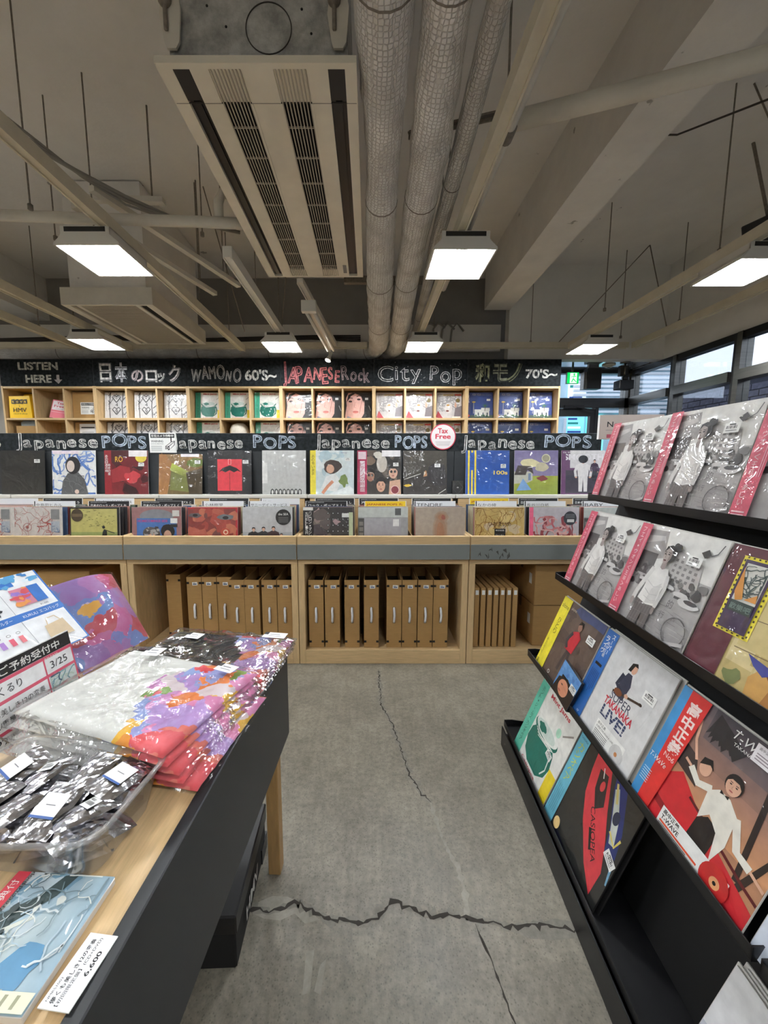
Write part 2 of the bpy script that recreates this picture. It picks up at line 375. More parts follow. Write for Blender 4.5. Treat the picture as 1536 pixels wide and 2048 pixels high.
# floor cracks: ragged ribbons let into the slab's surface
def crack(pts, wid, seed, nm, material, jit=0.006, z=0.0006):
    rnd = random.Random(seed); P = []
    for (a, b) in zip(pts[:-1], pts[1:]):
        n = max(2, int(math.dist(a, b) / 0.011))
        for i in range(n):
            t = i / n; P.append((a[0] + (b[0]-a[0])*t + rnd.uniform(-jit, jit), a[1] + (b[1]-a[1])*t + rnd.uniform(-jit, jit)))
    P.append(pts[-1]); vs = []
    for i, p in enumerate(P):
        q = P[min(i+1, len(P)-1)]; o = P[max(i-1, 0)]; d = Vector((q[0]-o[0], q[1]-o[1])).normalized(); n = Vector((-d.y, d.x))
        k = wid * (0.3 + 1.2 * rnd.random() ** 1.6) * (0.3 if i in (0, len(P)-1) else 1)
        vs += [(p[0]+n.x*k*rnd.uniform(.3, .7), p[1]+n.y*k*rnd.uniform(.3, .7), z), (p[0]-n.x*k*rnd.uniform(.3, .7), p[1]-n.y*k*rnd.uniform(.3, .7), z)]
    return B().add(vs, [(2*i, 2*i+1, 2*i+3, 2*i+2) for i in range(len(P)-1)]).build(nm, material, floor)
mat('crack_dark', (52, 48, 42), 0.9); mat('crack_fill', (122, 118, 108), 0.7, noise=0.2, nscale=40); mat('crack_pale', (142, 138, 126), 0.7, noise=0.15, nscale=40)
CX1 = [(0.06, 2.292), (0.065, 1.935), (0.117, 1.774), (0.148, 1.605), (0.171, 1.463), (0.21, 1.365), (0.238, 1.331)]
CX2 = [(0.238, 1.331), (0.246, 1.238), (0.259, 1.164), (0.285, 1.091), (0.289, 1.025), (0.282, 0.971), (0.279, 0.945)]
CX3 = [(-0.36, 0.975), (-0.273, 0.968), (-0.212, 0.993), (-0.14, 0.953), (-0.068, 0.947), (-0.004, 0.941), (0.035, 0.961), (0.07, 0.991), (0.134, 0.971), (0.189, 0.956), (0.234, 0.965), (0.281, 0.949), (0.342, 0.941), (0.395, 0.929), (0.453, 0.935), (0.64, 0.914)]
CX4 = [(0.299, 0.937), (0.309, 0.9), (0.321, 0.852), (0.326, 0.809), (0.338, 0.741), (0.35, 0.6)]
crack(CX1, 0.026, 2, 'crack_filler', 'crack_fill', z=0.0004); crack(CX1, 0.0062, 1, 'crack_line', 'crack_dark', jit=0.006)
crack(CX2, 0.016, 3, 'crack_filler', 'crack_pale', z=0.0004, jit=0.003)
crack(CX3, 0.024, 5, 'crack_filler', 'crack_fill', z=0.0004); crack(CX3, 0.0095, 4, 'crack_line', 'crack_dark', jit=0.006)
crack(CX4, 0.005, 6, 'crack_line', 'crack_dark', jit=0.0015)
def flat(pts, nm, m_, z): return B().add([(x, y, z) for x, y in pts], [tuple(range(len(pts)))]).build(nm, m_, floor)
flat([(-0.33, 0.991), (-0.29, 1.008), (-0.244, 1.006), (-0.204, 0.991), (-0.17, 0.966), (-0.139, 0.947), (-0.181, 0.938), (-0.214, 0.962), (-0.253, 0.945), (-0.30, 0.95), (-0.335, 0.962)], 'floor_patch', 'crack_pale', 0.0003)
flat([(0.385, 0.923), (0.426, 0.937), (0.48, 0.939), (0.53, 0.95), (0.593, 0.94), (0.6, 0.906), (0.5, 0.9), (0.441, 0.903)], 'floor_patch', 'crack_fill', 0.0003)
flat([(-0.167, 0.873), (-0.146, 0.88), (-0.145, 0.795), (-0.163, 0.79)], 'paint_streak', 'crack_pale', 0.0003)
flat([(-0.127, 0.847), (-0.112, 0.86), (-0.118, 0.79), (-0.135, 0.797)], 'paint_streak', 'crack_pale', 0.0003)

# ---------------------------------------------------------------- windows and glass door
def bar_y(b, x0, x1, y0, y1, z0, z1): b.box(x0, x1, y0, y1, z0, z1)
mull = [5.0, 4.3, 3.57, 2.85, 2.13, 1.41, 0.69, -0.03, -0.75, -1.47, -2.1]
for i in range(len(mull) - 1):
    a, b_ = mull[i+1], mull[i]
    w_ = structure(link('window_%d' % (i + 1), None, None, (XR, (a+b_)/2, 0)))
    h = (b_ - a) / 2
    B().box(-0.03, 0.08, h - 0.05, h, 0, 2.45).build('mullion', 'steel', w_)
    B().box(-0.02, 0.07, -h, -h + 0.035, 0, 2.45).build('mullion', 'dark_steel', w_)
    B().box(-0.05, 0.08, -h + 0.035, h - 0.05, 2.03, 2.12).build('transom', 'steel', w_)
    B().box(-0.02, 0.07, -h + 0.035, h - 0.05, 2.39, 2.45).build('head_rail', 'dark_steel', w_)
    B().box(-0.02, 0.07, -h + 0.035, h - 0.05, 0, 0.12).build('sill', 'steel', w_)
    B().box(0.02, 0.026, -h + 0.035, h - 0.05, 2.12, 2.39).build('pane', 'window_glass', w_)
    B().box(0.02, 0.026, -h + 0.035, h - 0.05, 0.12, 2.03).build('pane', 'window_glass', w_)
wv = structure(link('window_11', None, None, (2.73, YG, 0)))
B().box(-0.57, 0.53, -0.03, 0.07, 2.0, 2.12).build('transom', 'dark_steel', wv)
B().box(-0.57, 0.56, -0.02, 0.06, 2.42, 2.47).build('head_rail', 'dark_steel', wv)
B().box(0.48, 0.56, -0.03, 0.07, 0, 2.42).build('mullion', 'steel', wv)
B().box(0.13, 0.17, -0.02, 0.06, 0, 2.0).build('mullion', 'dark_steel', wv)
B().box(-0.57, 0.48, 0.01, 0.016, 2.12, 2.42).build('pane', 'window_glass', wv)
B().box(0.17, 0.48, 0.01, 0.016, 0.05, 2.0).build('pane', 'window_glass', wv)
d1 = structure(link('door_1', None, None, (2.5, YG, 0)))
B().box(-0.34, 0.36, -0.015, 0.045, 1.9, 1.99).build('top_rail', 'dark_steel', d1)
B().box(-0.34, -0.28, -0.015, 0.045, 0.02, 1.9).build('stile', 'dark_steel', d1)
B().box(0.30, 0.36, -0.015, 0.045, 0.02, 1.9).build('stile', 'dark_steel', d1)
B().box(-0.28, 0.30, -0.015, 0.045, 0.02, 0.2).build('bottom_rail', 'dark_steel', d1)
B().box(-0.28, 0.30, 0.01, 0.016, 0.2, 1.9).build('pane', 'window_glass', d1)
B().rbox(-0.05, 0.2, -0.06, -0.016, 1.985, 2.03).bar((0.1, -0.07, 2.0), (0.3, -0.1, 1.96), 0.02, 0.01).build('door_closer', 'black_metal', d1)

# ---------------------------------------------------------------- outside
structure(B().box(-2, 14, YG + 0.1, 16, -0.12, -0.02).box(XR + 0.2, 14, -6, YG + 0.1, -0.12, -0.02).build('street_ground', 'asphalt'))
bw = thing('brick_building', 'dark brick wall of the building across the alley, seen through the side windows', 'building', (6.9, 0, 0))
B().box(0, 0.3, -4, 9, -0.02, 2.85).build('wall_core', 'mortar', bw)
bm_ = B().rbox(-0.014, 0, -0.145, 0.145, -0.052, 0.052, 0.004).mesh('brick'); bm_.materials.append(M['brick_dark'])
for r in range(9):
    for k in range(30):
        y = 0.3 + k * 0.305 + (0.152 if r % 2 else 0)
        link('brick', bm_, bw, (0, y, 1.72 + r * 0.12))
B().box(-0.05, 0.35, -4, 9, 2.85, 2.92).build('coping', 'eave_grey', bw)
ART_LATER = []
fb = thing('shop_building', 'pale blue tiled shop front across the street, seen through the glass door', 'building', (4.2, 8.2, 0))
B().box(-2.6, 2.3, 0, 0.4, -0.02, 5.5).build('wall_panel', 'blue_facade', fb)
for k in range(16):
    B().rbox(0.0, 2.15, -0.07, 0, 2.35 + k * 0.085, 2.40 + k * 0.085, 0.004).build('louver_slat', 'white_facade', fb)
for k, (px_, pz) in enumerate(((-.1, 1.9), (.32, 1.9), (-.1, 1.45), (.32, 1.45), (.85, 1.75), (-.1, 2.45))):
    a0 = [(120, 200, 226), (110, 222, 214), (190, 214, 236), (130, 226, 222), (150, 232, 240), (214, 226, 240)][k]
    ART_LATER.append((fb, px_, pz, a0, k))
for k in range(4):
    B().rbox(-0.9 + k * 0.75, -0.85 + k * 0.75, -0.05, 0, 0, 2.25).build('pilaster', 'white_facade', fb)
# ================================================================ CEILING SERVICES
# ---- fluorescent fittings
def make_fitting():
    t = link('fluorescent_fitting', None)
    w = 0.168
    h = B()   # flared housing, open below
    prof = [(-w, 0.0), (-w, 0.012), (-0.125, 0.05), (-0.125, 0.088), (0.125, 0.088), (0.125, 0.05), (w, 0.012), (w, 0.0), (w-0.008, 0.0), (0.112, 0.05), (-0.112, 0.05), (-w+0.008, 0.0)]
    h.prism(prof, -0.165, 0.165); h.build('housing', 'white_enamel', t)
    for s in (-1, 1):
        B().prism([(-w, 0), (-0.125, 0.05), (-0.125, 0.088), (0.125, 0.088), (0.125, 0.05), (w, 0)], s*0.165 - 0.004, s*0.165 + 0.004).build('end_plate', 'white_enamel', t)
    for x in (-0.08, 0.08):
        B().prism([(x-0.042, 0.022), (x-0.026, 0.014), (x+0.026, 0.014), (x+0.042, 0.022), (x+0.03, 0.036), (x-0.03, 0.036)], -0.15, 0.15).build('tube', 'tube_light', t)
    for x, q in ((0, 0.018),):
        B().prism([(x-q, 0.045), (x, 0.003), (x+q, 0.045)], -0.158, 0.158).build('reflector', 'reflector', t)
    B().box(-0.105, 0.105, -0.17, -0.162, 0.062, 0.085).build('end_cap', 'dark_steel', t)
    return t
FL = [((-1.45, 2.29), 'square twin-tube ceiling light hanging left of the large air conditioner'),
      ((0.505, 2.33), 'square twin-tube ceiling light below the beige rail right of the insulated pipes'),
      ((2.2, 2.42), 'square twin-tube ceiling light nearest the side windows, cut by the frame'),
      ((-0.83, 3.86), 'small far ceiling light in the back row under the white angled rail'),
      ((0.52, 3.86), 'small far ceiling light just right of the insulated pipe elbows'),
      ((2.17, 3.93), 'small far ceiling light above the glass door corner'),
      ((-2.55, 3.78), 'small far ceiling light above the chalk lettering at the left end')]
BEH = [(-1.45, 0.75), (2.2, 0.8), (0.505, -0.4), (-1.45, -0.9), (2.2, -0.9), (-3.3, 2.3), (-3.3, 0.7), (-3.3, -1.0), (0.505, -1.9), (-4.6, 3.7)]
fit0 = make_fitting()
for i, ((x, y), lb) in enumerate(FL + [(q, 'square twin-tube ceiling light hung further back in the shop') for q in BEH]):
    f = fit0 if i == 0 else copy_tree(fit0)
    f.location = (x, y, 2.405); tag(f, lb, 'ceiling light', 'twin-tube ceiling lights')

# ---- rails, conduits and tracks
def rail(p0, p1, lb, m_='rail_paint', wx=0.05, wz=0.055, nm='lighting_rail', grp='ceiling rails'):
    t = thing(nm, lb, 'rail', tuple(p0), group=grp); d = Vector(p1) - Vector(p0)
    B().bar((0, 0, 0), d, wx, wz).build('channel', m_, t)
    n = Vector((-d.y, d.x, 0)).normalized()
    for s in (-1, 1):
        B().bar(n * s * wx * 0.42 + Vector((0, 0, -wz/2 - 0.004)), d + n * s * wx * 0.42 + Vector((0, 0, -wz/2 - 0.004)), 0.008, 0.008).build('lip', m_, t)
    return t
rail((0.482, -2.8, 2.525), (0.482, 4.3, 2.525), 'long beige lighting rail beside the insulated pipes')
rail((-1.35, -2.8, 2.525), (-1.35, 4.3, 2.525), 'long beige lighting rail carrying the light left of the air conditioner')
rail((2.1, -2.8, 2.525), (2.1, 4.2, 2.525), 'long beige lighting rail running to the glass door corner')
rail((-0.83, 2.42, 2.525), (-0.83, 3.95, 2.525), 'short white open-ended rail behind the air conditioner', 'white_enamel', 0.055, 0.06)
rail((-2.55, 0.5, 2.525), (-2.55, 4.3, 2.525), 'beige rail passing below the far-left air conditioner')
rail((-3.1, 1.5, 2.545), (-3.1, 4.3, 2.545), 'beige cable rail at the far left edge')
rail((XL + 0.05, 4.36, 2.575), (-0.02, 4.36, 2.575), 'long horizontal beige track across the back, left of the insulated pipes', wz=0.05)
rail((0.53, 4.36, 2.575), (2.8, 4.36, 2.575), 'horizontal beige track across the back, between the pipes and the door corner', wz=0.05)
rail((2.87, -2.8, 2.575), (2.87, 4.36, 2.575), 'beige cable track following the side windows')
def pipe(nm, lb, cat, pts, r, m_, n=12, grp=None, bands=()):
    o = B().tube(pts, r, n).build(nm, m_); tag(o, lb, cat, grp)
    for q in bands: B().tube(q[0], q[1], n).build('pipe_clip', 'rod_metal', o)
    return o
pipe('conduit_pipe', 'cream plastic conduit strapped along the beige rail', 'pipe', [(0.545, -2.5, 2.57), (0.54, 1.68, 2.57), (0.545, 3.0, 2.57)], 0.021, 'painted_metal',
     bands=[([(0.542, 1.64, 2.57), (0.542, 1.70, 2.57)], 0.026), ([(0.542, 2.3, 2.57), (0.542, 2.33, 2.57)], 0.025)])
pipe('sprinkler_pipe', 'thick cream pipe crossing diagonally under the concrete beam', 'pipe', [(0.6, 1.83, 2.735), (1.43, 1.567, 2.735), (3.2, 1.0, 2.735)], 0.036, 'painted_metal', 14,
     bands=[([(1.62, 1.506, 2.735), (1.66, 1.494, 2.735)], 0.042)])
pipe('drain_pipe', 'cream pipe with upturned elbow left of the air conditioner', 'pipe',
     [(-2.3, 2.30, 2.66), (-1.646, 2.318, 2.645), (-0.95, 2.337, 2.637), (-0.70, 2.35, 2.633)], 0.028, 'painted_metal', 12)
pipe('elbow_pipe', 'short upturned cream pipe stub on the drain pipe', 'pipe', [(-0.84, 2.34, 2.66), (-0.84, 2.34, 2.74), (-0.82, 2.35, 2.79), (-0.76, 2.38, 2.80)], 0.026, 'painted_metal', 12)
# insulated pipes
def lagged(lb, pts, rs, end=None):
    P = [Vector(p) for p in pts]; Q = []; RR = []
    for i in range(len(P) - 1):
        n = max(2, int((P[i+1] - P[i]).length / 0.06))
        for k in range(n):
            t = k / n; Q.append(P[i].lerp(P[i+1], t)); RR.append((rs[i] + (rs[i+1]-rs[i])*t) * random.uniform(0.95, 1.05))
    Q.append(P[-1]); RR.append(rs[-1])
    o = B().tube(Q, RR, 18).build('insulated_pipe', 'wire_lagging'); tag(o, lb, 'pipe', 'insulated pipes')
    for k in range(6, len(Q) - 2, 13):
        B().tube([Q[k], Q[k] + (Q[k+1]-Q[k]).normalized() * 0.006], RR[k] * 1.02, 18).build('binding_wire', 'rod_metal', o)
    return o
lagged('thick wire-wrapped insulated pipe running beside the large air conditioner', [(0.03, -1.5, 2.66), (0.045, 1.309, 2.645), (0.062, 1.812, 2.615), (0.062, 2.167, 2.595), (0.078, 2.904, 2.585), (0.096, 3.861, 2.575), (0.10, 4.3, 2.57), (0.06, 4.5, 2.568), (-0.08, 4.585, 2.568), (-0.25, 4.6, 2.568)],
       [0.091, 0.091, 0.074, 0.078, 0.094, 0.1, 0.098, 0.096, 0.09, 0.085])
lagged('thick wire-wrapped insulated pipe with sagging joint between its two neighbours', [(0.19, -1.5, 2.66), (0.231, 1.309, 2.645), (0.259, 1.812, 2.615), (0.261, 2.224, 2.605), (0.269, 2.904, 2.585), (0.3, 3.861, 2.572), (0.31, 4.3, 2.57), (0.27, 4.52, 2.568), (0.15, 4.62, 2.568)],
       [0.077, 0.077, 0.085, 0.08, 0.08, 0.09, 0.09, 0.088, 0.08])
lagged('slim wire-wrapped insulated pipe beside the beige rail', [(0.39, -1.5, 2.7), (0.397, 1.347, 2.69), (0.408, 1.88, 2.665), (0.411, 2.528, 2.645), (0.44, 3.1, 2.635), (0.462, 3.775, 2.625), (0.47, 4.5, 2.62)], [0.038, 0.038, 0.044, 0.04, 0.037, 0.036, 0.036])
lagged('pale insulated pipe lying horizontally above the chalkboard sign', [(XL + 0.1, 4.62, 2.58), (-3.0, 4.62, 2.57), (-2.2, 4.62, 2.585), (-0.9, 4.62, 2.58), (-0.26, 4.62, 2.575)], [0.07, 0.074, 0.085, 0.075, 0.08])
# cable bundle
for k in range(3):
    pipe('cable', ['thickest', 'middle', 'thinnest'][k] + ' of the three grey cables drooping left of the air conditioner', 'cable',
         [(-1.75, 1.6, 2.74 + k*.02), (-1.60 + k*.02, 1.856, 2.735 + k*.018), (-1.526, 1.976, 2.735 + k*.015), (-1.456, 2.098 + k*.02, 2.735), (-1.332, 2.295, 2.74 - k*.02), (-1.152, 2.48 - k*.02, 2.735 - k*.015), (-0.81, 2.614 - k*.03, 2.735 + k*.01)], 0.010 - k*.002, 'cable_grey', 6, 'drooping cables')
pipe('cable', 'dark cable hanging from the sprinkler pipe towards the side windows', 'cable', [(2.3, 1.35, 2.9), (2.0, 2.0, 3.02), (1.8, 2.5, 3.2), (1.68, 2.8, 3.43)], 0.005, 'cable_dark', 6)
for k in range(4):
    pipe('cable', 'dark cables sagging along the back wall above the track', 'cable',
         [(XL + 0.2, 4.5, 2.68 + k*.02)] + [(-4.4 + q * 0.75, 4.5 + 0.025*k, 2.64 + 0.02 * ((q*7) % 3) + k*.02) for q in range(6)] + [(-0.1, 4.7, 2.72 + k*.02)], 0.008, 'cable_dark', 6, 'sagging back cables')
for k in range(4):
    x = 0.62 + k * 0.11
    pipe('cable', 'curved cables rising against the back wall right of the pipes', 'cable', [(x, 4.73, 2.66), (x + 0.02, 4.73, 2.86), (x + 0.08, 4.72, 2.93), (x + 0.16, 4.73, 2.90 - k*.02)], 0.011, 'cable_grey', 6, 'curved wall cables')
# hanging rods
RODS = [(-1.684, 2.084, 2.55), (-1.598, 2.42, 2.60), (-1.05, 2.62, 2.72), (-1.925, 2.551, 2.66), (-1.351, 3.259, 2.55), (-0.83, 3.0, 2.55), (-0.83, 3.75, 2.55), (0.482, 1.5, 2.55), (0.482, 2.75, 2.55),
        (0.40, 2.1, 2.70), (2.1, 2.48, 2.55), (2.02, 3.487, 2.60), (2.62, 4.2, 2.60), (1.75, 4.36, 2.60), (2.87, 3.75, 2.60), (0.70, 4.36, 2.60), (-1.35, 3.9, 2.55), (-2.55, 3.5, 2.55), (0.32, 1.75, 2.70), (-3.1, 3.8, 2.57)]
RODL = ['rod left of the big left ceiling light', 'rod behind the drooping cables', 'rod beside the channel bracket', 'rod at the far left above the drain pipe', 'rod down to the left rail near the unlit batten', 'rod holding the middle of the white rail', 'rod at the back end of the white rail', 'rod above the beige rail, nearest the camera', 'rod above the light right of the pipes', 'rod between the slim pipe and the beige rail', 'rod above the window-side ceiling light', 'rod hanging free above the rail to the door corner', 'rod at the door corner track', 'rod on the back track left of the door light', 'rod on the window track', 'rod on the back track by the curved cables', 'rod at the back end of the left rail', 'rod above the far-left light', 'rod between the two thick insulated pipes', 'rod on the far left cable rail']
for ri, (x, y, z) in enumerate(RODS):
    o = B().cyl((0, 0, z - ZC), (0, 0, 0), 0.004, 6).build('hanger_rod', 'rod_metal', None, (x, y, ZC)); tag(o, 'thin threaded ' + RODL[ri], 'rod', 'ceiling hanger rods')
    B().cyl((0, 0, z - ZC - 0.005), (0, 0, z - ZC + 0.02), 0.012, 6).build('nut', 'rod_metal', o)
for bi_, (a, b_) in enumerate((((2.786, 4.11, ZC), (2.05, 4.36, 2.6)), ((2.786, 4.11, ZC), (2.87, 3.9, 2.6)), ((-1.30, 3.30, ZC), (-1.2, 3.9, 2.56)), ((-0.6, 3.3, ZC), (-0.83, 3.85, 2.58)), ((2.2, 2.48, ZC), (2.87, 2.6, 2.62)))):
    tag(B().cyl(a, b_, 0.005, 6).build('brace_wire', 'rod_metal'), ['long slanting brace wire sloping left to the back track near the door', 'short slanting brace wire down to the window track near the door corner', 'slanting brace wire beside the left rail', 'slanting brace wire down to the back end of the white rail', 'slanting brace wire near the window-side ceiling light'][bi_], 'wire', 'slanting brace wires')
tag(B().bar((0.2, 2.15, 2.93), (0.6, 2.0, 2.9), 0.04, 0.006).bar((0.2, 2.15, 2.93), (0.6, 2.0, 2.9), 0.006, 0.04).build('angle_brace', 'rod_metal'), 'steel angle bracket crossing above the insulated pipes', 'bracket')
tag(B().bar((-0.2, 3.3, 2.76), (0.55, 3.3, 2.76), 0.04, 0.05).build('pipe_support', 'rod_metal'), 'dark steel bar carrying the insulated pipes near the back', 'bracket')
def frame_hanger(x0, y0, x1, y1, z, lb):
    t = thing('slotted_channel', lb, 'bracket', (x0, y0, z), group='ceiling channel hangers')
    B().bar((0, 0, 0), (x1-x0, y1-y0, 0), 0.04, 0.03).build('channel', 'painted_metal', t)
    for q in (0.85,):
        B().cyl(((x1-x0)*q, (y1-y0)*q, 0), ((x1-x0)*q, (y1-y0)*q, ZC - z), 0.005, 6).build('rod', 'rod_metal', t)
frame_hanger(-1.75, 2.6, -1.28, 2.62, 2.92, 'cream channel bracket hung behind the drooping cables')
frame_hanger(-1.45, 2.2, -1.05, 3.3, 2.72, 'long cream channel hung parallel to the left rail')
frame_hanger(-1.62, 2.3, -1.28, 3.4, 2.70, 'second long cream channel hung beside the left rail')
# strip light behind the air conditioner and spotlight
t = thing('strip_fitting', 'slim unlit double-tube batten hanging behind the air conditioner', 'light', (-0.45, 3.05, 2.47))
B().bar((0, 0, 0.0), (0.06, 1.05, 0), 0.05, 0.04).build('batten', 'painted_metal', t)
for s in (-1, 1): B().cyl((s*0.03, 0.02, -0.03), (s*0.03 + 0.06, 1.03, -0.03), 0.013, 10).build('tube', 'white_enamel', t)
B().rbox(-0.055, 0.055, -0.03, 0.02, -0.05, 0.03).build('end_cap', 'white_enamel', t)
rail((-0.48, 2.85, 2.56), (-0.36, 4.3, 2.56), 'thin double track running behind the unlit batten', 'painted_metal', 0.045, 0.03)
t = thing('spotlight', 'tiny lit spotlight clipped to the back track above the chalk sign', 'light', (-0.42, 4.3, 2.55))
B().cyl((0, 0, 0), (0, 0, -0.09), 0.01, 8).build('stem', 'white_enamel', t)
B().tube([(0.02, 0.0, -0.07), (-0.005, -0.01, -0.12), (-0.02, -0.02, -0.155)], [0.016, 0.02, 0.034], 12).build('lamp_head', 'white_enamel', t)
B().cyl((-0.02, -0.02, -0.1551), (-0.021, -0.021, -0.158), 0.028, 12).build('bulb', 'spot_glow', t)

# ---- large ceiling air conditioner
AX0, AX1, AY0, AY1, AZ = -0.69, -0.04, 1.40, 2.82, 2.565
ac = thing('air_conditioner', 'large cream ceiling air conditioner with long slatted grilles, nearest the camera', 'air conditioner', (AX0, AY0, AZ))
AW = AX1 - AX0; AD = AY1 - AY0
bands = [(0.076, 0.16), (0.255, 0.42), (0.58, 0.75), (0.855, 0.94)]
segs = [(0, bands[0][0]), (bands[0][1], bands[1][0]), (bands[1][1], bands[2][0]), (bands[2][1], bands[3][0]), (bands[3][1], 1)]
pn = B()
for a, b_ in segs: pn.box(a*AW, b_*AW, 0.02, AD-0.02, 0, 0.022)
pn.box(0, AW, 0, 0.02, 0, 0.022).box(0, AW, AD-0.02, AD, 0, 0.022)
for k in (1, 2): pn.box(bands[k][0]*AW, bands[k][1]*AW, 0.02, 0.14, 0.004, 0.022).box(bands[k][0]*AW, bands[k][1]*AW, AD-0.1, AD-0.02, 0.004, 0.022)
pn.build('panel', 'ac_plastic', ac)
B().box(0.004, AW-0.004, 0.139, 0.1405, -0.0004, 0.004).build('seam', 'cable_dark', ac)
for k in (0, 3):
    a, b_ = bands[k]
    B().box(a*AW, b_*AW, 0.02, AD-0.02, 0.014, 0.022).box(a*AW, b_*AW, 0.02, 0.13, 0.001, 0.014).build('air_outlet', 'black_plastic', ac)
    B().bar(((a*.5+b_*.5)*AW, 0.14, 0.008), ((a*.5+b_*.5)*AW, AD-0.04, 0.008), 0.022, 0.004).build('louver', 'black_metal', ac)
for k in (1, 2):
    a, b_ = bands[k]; n = 9
    g = B().box(a*AW, b_*AW, 0.14, AD-0.1, 0.016, 0.022).build('grille', 'black_matt', ac)  # flat black backing paints in the shade between the slats
    for q in range(n):
        x = (a + (b_-a)*(q+0.5)/n)*AW
        B().box(x-0.0019, x+0.0019, 0.02, AD-0.02, -0.001, 0.004).build('slat', 'ac_grille', g)
    for q in range(8):
        y = 0.14 + (AD-0.24)*(q+0.7)/8
        B().box(a*AW, b_*AW, y-0.002, y+0.002, 0.001, 0.007).build('rib', 'ac_grille', g)
    for s in (a, b_): B().box(s*AW-0.004, s*AW+0.004, 0.14, AD-0.1, -0.002, 0.014).build('grille_edge', 'ac_plastic', g)
B().box(0.80*AW, 0.835*AW, AD-0.16, AD-0.06, -0.0015, 0.001).build('rating_plate', 'grey_laminate', ac)
bd = B().box(0.03, AW-0.03, 0.05, AD-0.05, 0.022, 0.46).build('body', 'galvanised', ac)
B().box(0.32, 0.42, 0.047, 0.05, 0.035, 0.058).build('sticker', 'white_paper', bd)
B().tube([(0.36 + 0.075*math.cos(2*math.pi*i/40), 0.049, 0.145 + 0.075*math.sin(2*math.pi*i/40)) for i in range(41)], 0.0018, 5, caps=False).build('knockout_ring', 'cable_dark', bd)
for px_, pz in ((0.16, 0.21), (0.22, 0.15), (0.50, 0.13), (0.47, 0.20), (0.27, 0.06), (0.40, 0.05), (0.30, 0.23)):
    B().cyl((px_, 0.0485, pz), (px_, 0.051, pz), 0.004, 8).build('screw_hole', 'black_matt', bd)
for x in (0.045, AW-0.06):
    for y in (0.04, AD-0.04):
        hk = B().prism([(x-0.035, 0.17), (x-0.028, 0.215), (x+0.03, 0.215), (x+0.035, 0.19), (x+0.026, 0.09), (x+0.015, 0.072), (x-0.015, 0.072), (x-0.022, 0.09)], y-0.008, y).build('hanger_bracket', 'painted_metal', ac)
        B().cyl((x-0.012, y-0.014, 0.12), (x-0.012, y-0.014, ZC-AZ), 0.007, 8).sphere((x-0.012, y-0.014, 0.205), 0.022).build('suspension_rod', 'rod_metal', hk)
# ---- second air conditioner
a2 = thing('air_conditioner', 'boxed grey ceiling air conditioner with fine grille, far left of the shop', 'air conditioner', (-2.42, 3.2, 2.535))
B().box(0, 0.72, 0, 1.0, 0.02, 0.13).build('casing', 'painted_metal', a2)
B().box(0.06, 0.66, 0.03, 0.97, 0.13, ZC - 2.535 - 0.01).build('boxing', 'beam_paint', a2)
B().box(0, 0.06, 0, 1.0, 0, 0.02).box(0.66, 0.72, 0, 1.0, 0, 0.02).box(0.06, 0.66, 0, 0.02, 0, 0.02).box(0.06, 0.66, 0.98, 1.0, 0, 0.02).build('panel_frame', 'painted_metal', a2)
B().box(0.10, 0.13, 0.02, 0.98, 0.002, 0.02).box(0.57, 0.6, 0.02, 0.98, 0.002, 0.02).build('panel_strip', 'painted_metal', a2)
B().box(0.60, 0.66, 0.02, 0.98, 0.012, 0.02).build('air_outlet', 'black_matt', a2)
B().box(0.06, 0.10, 0.02, 0.98, 0.012, 0.02).build('air_outlet', 'cable_grey', a2)
g = B().box(0.13, 0.57, 0.02, 0.98, 0.016, 0.02).build('grille', 'cable_dark', a2)
sl = B().box(0.13, 0.57, -0.004, 0.004, 0.002, 0.016).mesh('slat'); sl.materials.append(M['ac_grille'])
for k in range(52): link('slat', sl, g, (0, 0.032 + k * 0.0182, 0))

# ---- small ceiling items near the glass door
t = thing('exit_sign', 'small green running-man exit sign hanging by the glass door', 'exit sign', (2.43, 4.75, 2.315))
B().box(-0.07, 0.07, 0, 0.03, -0.065, 0.065).build('case', 'grey_laminate', t)
B().box(-0.068, 0.068, -0.004, 0, -0.063, 0.063).build('face', 'exit_green', t)
B().box(-0.035, 0.045, -0.006, -0.004, -0.06, 0.055).build('door_shape', 'exit_white', t)
B().cyl((0.012, -0.0065, 0.04), (0.012, -0.008, 0.04), 0.011, 10).bar((0.012, -0.0075, 0.028), (0.0, -0.0075, -0.012), 0.003, 0.018).bar((0.0, -0.0075, -0.012), (-0.016, -0.0075, -0.05), 0.003, 0.011).bar((0.0, -0.0075, -0.012), (0.022, -0.0075, -0.03), 0.003, 0.011).bar((0.022, -0.0075, -0.03), (0.04, -0.0075, -0.05), 0.003, 0.009).bar((0.01, -0.0075, 0.022), (-0.022, -0.0075, 0.008), 0.003, 0.008).bar((0.012, -0.0075, 0.022), (0.036, -0.0075, 0.012), 0.003, 0.008).build('running_figure', 'exit_green', t)
B().cyl((0, 0.015, 0.065), (0, 0.015, 0.145), 0.012, 8).build('stem', 'steel', t)
t = thing('speaker_box', 'grey box-shaped speaker hanging between the exit sign and the camera', 'speaker', (2.69, 4.75, 2.31))
B().rbox(-0.085, 0.085, 0, 0.1, -0.12, 0.12, 0.004).build('cabinet', 'dark_steel', t)
B().box(-0.115, -0.085, 0.02, 0.1, -0.12, 0.08).build('side_panel', 'steel', t)
B().box(-0.06, 0.06, 0.03, 0.07, 0.12, 0.15).build('bracket', 'steel', t)
t = thing('smoke_detector', 'round cream smoke detector on the shiny soffit by the door', 'detector', (2.83, 4.72, 2.46))
B().tube([(0, 0, 0), (0, 0, -0.012), (0, 0, -0.013), (0, 0, -0.03)], [0.07, 0.07, 0.055, 0.035], 20).build('base', 'ac_plastic', t)
